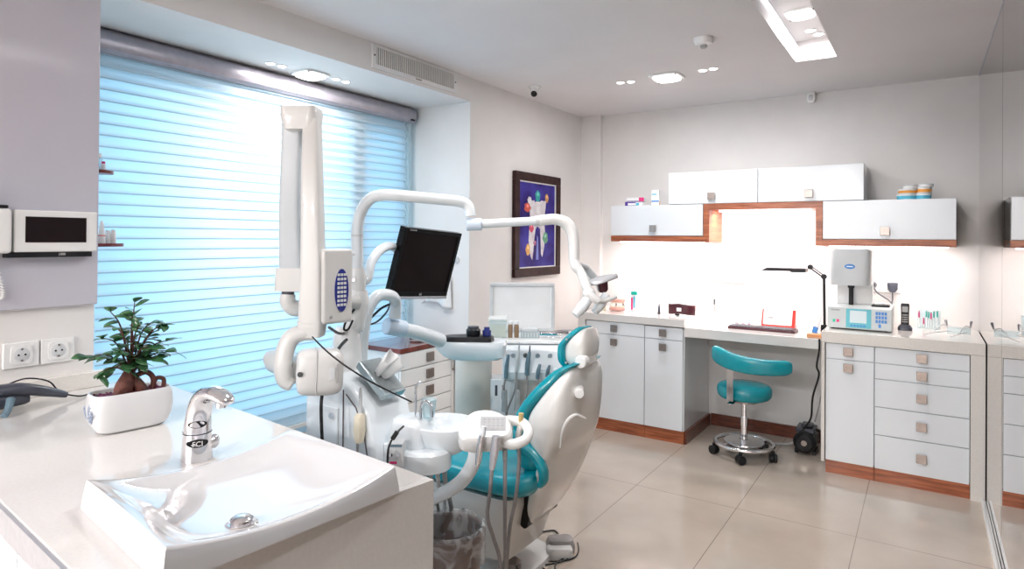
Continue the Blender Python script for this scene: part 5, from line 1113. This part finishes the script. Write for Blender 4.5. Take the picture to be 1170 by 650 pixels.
MB().lathe([(.028, dzz), (.030, dzz + .002), (.026, dzz + .006), (.018, dzz + .007)], (dp.x, dp.y, 0)).lathe([(.019, dzz + .006), (.021, dzz + .012), (.016, dzz + .016), (.003, dzz + .017)], (dp.x, dp.y, 0)).build('drain', chrome, bn)
# faucet
fx = at(225, 524, Z=SZ); FXX, FYY = fx.x, fx.y
ex = Vector((math.cos(.12), math.sin(.12), 0)); ey = Vector((-ex.y, ex.x, 0))
fa = empty('faucet', (FXX, FYY, SZ), 'chrome sensor faucet with curved spout behind the basin', 'faucet')
cl_ = [((0, 0), (.035, .036)), ((.0, .03), (.034, .034)), ((.001, .07), (.031, .032)), ((.004, .105), (.028, .030)), ((.013, .135), (.027, .029)), ((.032, .158), (.024, .029)), ((.058, .168), (.018, .029)), ((.085, .164), (.014, .027)), ((.105, .155), (.010, .022)), ((.113, .150), (.005, .012))]
P0 = [Vector((a[0], a[1], 0)) for a, _ in cl_]; sm = catmull(P0, 5); R0 = []
for i in range(len(cl_) - 1):
    for k in range(5): t_ = k / 5; R0.append(tuple(cl_[i][1][q_] * (1 - t_) + cl_[i + 1][1][q_] * t_ for q_ in (0, 1)))
R0.append(cl_[-1][1]); rings = []
for i, p in enumerate(sm):
    tg = (sm[min(i + 1, len(sm) - 1)] - sm[max(i - 1, 0)]).normalized(); nr = Vector((tg.y, -tg.x, 0))
    c_ = Vector((FXX, FYY, SZ)) + ex * p.x + UP * p.y; nn = ex * nr.x + UP * nr.y
    rings.append([c_ + nn * R0[i][0] * math.cos(a) + ey * R0[i][1] * math.sin(a) for a in [2 * PI * k / 32 for k in range(32)]])
MB().loft(rings).build('spout_body', chrome, fa)
fo = Vector((FXX, FYY, SZ))
def oval(z, w_, h_, off, nm, m, yw=-.62):
    d = (ex * math.cos(yw) + ey * math.sin(yw)); s_ = Vector((-d.y, d.x, 0)); c_ = fo + UP * z
    MB().loft([[c_ + d * (math.sqrt(max(1e-6, off ** 2 - min(off * .98, abs(w_ * math.cos(a))) ** 2)) + e_) + s_ * w_ * math.cos(a) + UP * h_ * math.sin(a) for a in [2 * PI * k / 28 for k in range(28)]] for e_ in (-.003, .0012)]).build(nm, m, fa)
oval(.092, .021, .0085, .0315, 'sensor_window', black); oval(.047, .024, .0095, .0355, 'name_plate', black)
d = (ex * math.cos(-.62) + ey * math.sin(-.62))
MB().lathe([(.0335, SZ + .0660), (.0338, SZ + .067), (.0335, SZ + .068)], (FXX, FYY, 0), cap=False).build('seam_ring', darkg, fa)
az = math.atan2(d.y, d.x)
text('logo_lettering', 'FCI', .017, frame(fo + d * .0405 + UP * .047, az + PI / 2, PI / 2), paper, fa)
q_ = fo + ex * .085 + UP * .150
MB().cyl(q_, q_ - UP * .012, .013).build('aerator', chrome, fa)
lv = fo + ey * .036 + UP * .03
MB().cyl(fo + ey * .028 + UP * .03, lv + ey * .012, .012).ball(lv + ey * .014, (.012, .012, .018)).build('side_lever', chrome, fa)

# potted ficus
pc0 = at(147, 483, Z=SZ); PXc, PYc = -1.905, .905
Mp_ = frame((PXc, PYc, SZ), math.radians(-8))
po = empty('potted_ficus', (PXc, PYc, SZ), 'small ficus bonsai in a white flower-printed pot on the counter', 'plant')
prp = [(.0, .040, .078), (.004, .047, .088), (.03, .056, .103), (.07, .060, .108), (.10, .057, .104), (.112, .052, .098), (.108, .048, .094), (.09, .048, .094), (.088, .01, .02)]
MB().at(Mp_).loft([[(p.x, p.y, z) for p in sq(a, b_, 0, 44, 4.2)] for z, a, b_ in prp]).build('pot', mat('pot_glaze', (.76, .76, .77), .06, coat=.8), po, sub=1)
so = MB().at(Mp_).loft([[(p.x, p.y, z) for p in sq(a, b_, 0, 32, 4.2)] for z, a, b_ in ((.090, .046, .092), (.098, .042, .088), (.103, .02, .05))])
for k in range(90):
    so.ball((random.uniform(-.04, .04), random.uniform(-.085, .085), .100), random.uniform(.003, .006), 6, 4)
so.build('gravel', soilm, po, kind='stuff')
# blue sprig print on the near end of the pot
sprig = noisy(mat('sprig_blue', rough=.3), (.24, .3, .4), (.32, .38, .5), 30)
sg = MB().at(Mp_)
for cx0, cz0, a, l in ((.0, .03, 1.2, .05), (.012, .03, .9, .04), (-.012, .035, 1.9, .035)):
    for k in range(5):
        r_ = l * (k + 1) / 5; bx0, bz0 = cx0 + r_ * math.cos(a), cz0 + r_ * math.sin(a)
        for s_ in (-1, 1):
            aa = a + s_ * .8; tip = (bx0 + .011 * math.cos(aa), bz0 + .011 * math.sin(aa))
            nn = (-math.sin(aa) * .003, math.cos(aa) * .003); mid = ((bx0 + tip[0]) / 2, (bz0 + tip[1]) / 2)
            yo = lambda z: -lerp_tab([(0, .078), (.004, .088), (.03, .103), (.07, .108), (.1, .104)], z) + .0012
            q4 = [(bx0, bz0), (mid[0] + nn[0], mid[1] + nn[1]), tip, (mid[0] - nn[0], mid[1] - nn[1])]
            sg.loft([[(x, yo(z) - .0012 + e_, z) for x, z in q4] for e_ in (0, .0025)])
sg.build('sprig_print', sprig, po)
base_ = Vector((PXc, PYc, SZ + .10))
tr = MB()
tr.tube([base_ + Vector((.0, -.02, -.008)), base_ + Vector((.005, -.02, .02)), base_ + Vector((.0, -.005, .05)), base_ + Vector((0, .0, .08)), base_ + Vector((0, .005, .11))], [.026, .024, .018, .010, .006], 14, 6)
tr.tube([base_ + Vector((.01, .03, -.01)), base_ + Vector((.005, .015, .02)), base_ + Vector((.0, .0, .05))], [.022, .019, .012], 12, 6)
tr.tube([base_ + Vector((.015, -.05, -.01)), base_ + Vector((.01, -.03, .02)), base_ + Vector((.0, -.01, .055))], [.012, .013, .010], 10, 6)
tr.tube([base_ + Vector((.01, .055, -.01)), base_ + Vector((.012, .058, .03)), base_ + Vector((.008, .04, .052)), base_ + Vector((0, .015, .045))], [.008, .008, .008, .008], 10, 6)
tr.tube([base_ + Vector((.012, .085, -.01)), base_ + Vector((.012, .088, .022)), base_ + Vector((.01, .07, .03)), base_ + Vector((.01, .06, .018))], .0065, 10, 6)
tr.build('trunk', bark, po, sub=1)
rnd = random.Random(5)
lf = MB(); st = MB()
def leaf(p, d, l, w_):
    d = d.normalized(); s_ = d.cross(UP)
    if s_.length < .1: s_ = Vector((1, 0, 0))
    s_.normalize(); s_ = (s_ + UP * rnd.uniform(-.5, .5)).normalized(); nrm = s_.cross(d)
    rows = []
    for k, (t_, ww) in enumerate(((0, .05), (.2, .62), (.45, 1), (.7, .8), (.88, .4), (1, .03))):
        c_ = p + d * l * t_ - UP * (.25 * l * t_ * t_) - nrm * 0
        rows.append([lf.v(c_ - s_ * w_ * ww + nrm * .12 * w_ * ww), lf.v(c_), lf.v(c_ + s_ * w_ * ww + nrm * .12 * w_ * ww)])
    for a, b_ in zip(rows, rows[1:]):
        for k in (0, 1): lf.f([a[k], a[k + 1], b_[k + 1], b_[k]])
# branches described as (dY, dZ, dX) end offsets from the trunk crown
crown = base_ + Vector((0, 0, .07))
ends = [(-.06, .17, .0), (-.01, .165, .03), (.02, .19, -.02), (-.09, .10, .02), (-.12, .05, .0), (.05, .13, .02), (.10, .10, -.01), (.15, .12, .0), (.19, .07, .02), (.12, .04, .02), (.07, .02, .04), (-.05, .06, .05), (-.10, .0, .02), (.0, .09, -.05), (.03, .06, .05), (-.03, .12, -.03), (.22, .03, .01), (.0, .13, .05), (.08, .07, -.05), (-.07, .03, -.05)]
for k, (dy, dz, dx) in enumerate(ends):
    dy = dy if dy < .08 else .08 + (dy - .08) * .35; dz = dz * 1.06; e = crown + Vector((dx, dy * .92, dz * .92)); mid = crown + Vector((dx * .4, dy * .45, dz * .6 + .01))
    st.tube([crown - UP * .02, mid, e], [.003, .0022, .0012], 6, 4)
    path = catmull([crown, mid, e], 5)
    nl = 7
    for i in range(nl):
        q0_ = path[min(len(path) - 1, int((.25 + .75 * i / (nl - 1)) * (len(path) - 1)))]
        tg = (e - mid).normalized(); a = rnd.uniform(0, 2 * PI)
        dd = tg * .7 + Vector((math.cos(a), math.sin(a), rnd.uniform(-.5, .5)))
        leaf(q0_, dd, rnd.uniform(.036, .052), rnd.uniform(.012, .017))
st.build('stems', bark, po); lf.build('leaves', leafm, po, solid=.0006, ang=70)

# dark desk telephone
t = empty('desk_phone', (-2.40, .83, SZ), 'dark slate desk phone with handset at the back of the counter', 'phone')
Mq = frame((-2.40, .765, SZ), math.radians(90))
MB().at(Mq).loft([[(x_, p.x, z0_ + p.y) for p in sq(a, h_, 0, 24, 4)] for x_, a, h_, z0_ in ((-.20, .05, .02, .03), (-.05, .055, .025, .035), (.02, .05, .022, .035), (.07, .04, .015, .03))]).build('phone_base', darkg, t, sub=1)
MB().at(Mq).tube([(-.18, -.03, .062), (-.05, -.03, .07), (.03, -.03, .066), (.10, -.03, .045), (.16, -.03, .022)], [.018, .026, .028, .024, .014], 16, 5, flat=.7).build('handset', darkg, t)
MB().at(Mq).tube([(.0, -.06, .045), (-.015, -.085, .02), (-.03, -.10, .006)], [.012, .010, .009], 10, 4).build('stand_leg', blueg, t)
MB().at(Mq).tube([(.0, .02, .07), (.06, .01, .088), (.12, .0, .07), (.15, -.01, .03), (.2, -.02, .008), (.24, -.01, .006)], .0025, 8).build('phone_cord', black, t)

# intercom on the left wall
WX = XL + .022
t = empty('video_intercom', (WX, .93, 1.375), 'white video intercom with dark screen on the left wall panel', 'intercom')
pb_ = box((WX, .812, 1.392), (WX + .045, 1.058, 1.532)).build('intercom_body', plas, t, bevel=.006)
box((WX + .044, .842, 1.424), (WX + .0465, 1.022, 1.510)).build('screen', screen, t, bevel=.001)
box((WX, .795, 1.374), (WX + .035, 1.045, 1.3915)).build('base_bar', black, t, bevel=.001)
MB().box((WX + .0352, .942, 1.378), (WX + .0358, .944, 1.388)).box((WX + .0352, .946, 1.380), (WX + .0358, .962, 1.388)).build('badge', pgrey, t)
t = empty('intercom_handset', (WX, .74, 1.38), 'white intercom handset left of the intercom screen', 'handset')
box((WX, .60, 1.388), (WX + .055, .806, 1.535)).build('handset_body', plas, t, bevel=.012)
box((WX, .60, 1.5355), (WX + .05, .795, 1.545)).build('cradle_slot', black, t, bevel=.002)
pts = []
for k in range(150):
    u = k / 149; y = .775 + .03 * math.sin(PI * u) - (.05 * u if u > .5 else 0) * 0; z = 1.385 - .145 * math.sin(PI * min(1, u * 1.0)) ** .8
    yc = .765 + .06 * (1 - math.cos(PI * u)) / 2 * -1 + .05 * math.sin(PI * u)
    pts.append((WX + .012 + .006 * math.cos(k * 1.26), yc + .006 * math.sin(k * 1.26), z))
MB().tube(pts, .002, 6, 0).build('coil_cord', plas, t)
# two wall sockets under the panel
for y, l in ((.855, 'left double-rimmed round wall socket above the counter'), (.962, 'right double-rimmed round wall socket above the counter')):
    t = empty('wall_socket', (XL, y, 1.047), l, 'socket', 'wall sockets above the sink counter'); z = 1.047
    MB().box((XL, y - .051, z - .043), (XL + .010, y + .051, z + .043)).build('cover_plate', plas, t, bevel=.004)
    r1_ = MB().loft([[(x_, y + p.x, z + p.y) for p in sq(a, a, 0, 32, e_)] for x_, a, e_ in ((XL + .0102, .031, 6), (XL + .0135, .031, 6), (XL + .0136, .030, 6))]).build('insert', plas, t)
    MB().loft([[(x_, y + r_ * math.cos(a), z + r_ * math.sin(a)) for a in [2 * PI * k / 32 for k in range(32)]] for x_, r_ in ((XL + .0137, .023), (XL + .0142, .0215))]).build('recess', lgrey, t)
    for dy in (-.0095, .0095): MB().cyl((XL + .0142, y + dy, z), (XL + .0148, y + dy, z), .0032, n=12).build('pin_hole', black, t)
    MB().box((XL + .0142, y - .003, z + .016), (XL + .0155, y + .003, z + .022)).box((XL + .0142, y - .003, z - .022), (XL + .0155, y + .003, z - .016)).build('earth_clip', steel, t)
# two little corner shelves on the recess jamb, with bottles
shelfm = noisy(mat('oxblood_shelf', rough=.3), (.14, .02, .025), (.2, .035, .04), 10)
def shelf(z, w_, label):
    t = MB(); y0 = YE + .0005
    t.loft([[(-2.60 + .055 * math.sin(a), y0 + w_ * math.cos(a), zz) for a in [-PI / 2 + PI * k / 20 for k in range(21)]] for zz in (z - .012, z)])
    return t.build('corner_shelf', shelfm, label=label, cat='shelf')
s1 = at(115, 195, X=-2.6).z; s2 = at(125, 278, X=-2.6).z
shelf(s1, .085, 'small upper oxblood shelf by the blind'); shelf(s2, .125, 'small lower oxblood shelf by the blind')
def bottle(name, px, z, X, r, h, hc, m, mc, label, cat='bottle', cone=False):
    y = max(at(px, 200, X=X).y, YE + r + .003)
    t = empty(name, (X, y, z), label, cat)
    if cone: MB().lathe([(r, z + .0005), (r, z + h * .35), (r * .35, z + h)], (X, y, 0), 18).build('bottle_body', m, t); MB().lathe([(r * 1.05, z + h * .33), (r * .75, z + h * .5)], (X, y, 0), 18, cap=False).build('red_band', red, t)
    else:
        MB().lathe([(r, z + .0005), (r, z + h), (r * .6, z + h + .006)], (X, y, 0), 18).build('bottle_body', m, t); MB().lathe([(r * .75, z + h + .004), (r * .75, z + h + hc)], (X, y, 0), 18).build('cap', mc, t)
bottle('small_bottle', 113, s1, -2.60, .012, .045, .02, acrylic, paper, 'clear bottle with white cap on the upper shelf')
bottle('small_bottle', 118, s1, -2.585, .008, .022, .012, pblue, pinkp, 'tiny pink capped bottle on the upper shelf')
bottle('glue_bottle', 117, s2, -2.585, .012, .085, 0, paper, red, 'cone shaped white bottle with red band on the lower shelf', cone=True)
bottle('small_bottle', 124, s2, -2.60, .010, .038, .012, pblue, paper, 'first white capped bottle on the lower shelf')
bottle('small_bottle', 130, s2, -2.595, .010, .038, .014, paper, paper, 'white bottle at the end of the lower shelf')
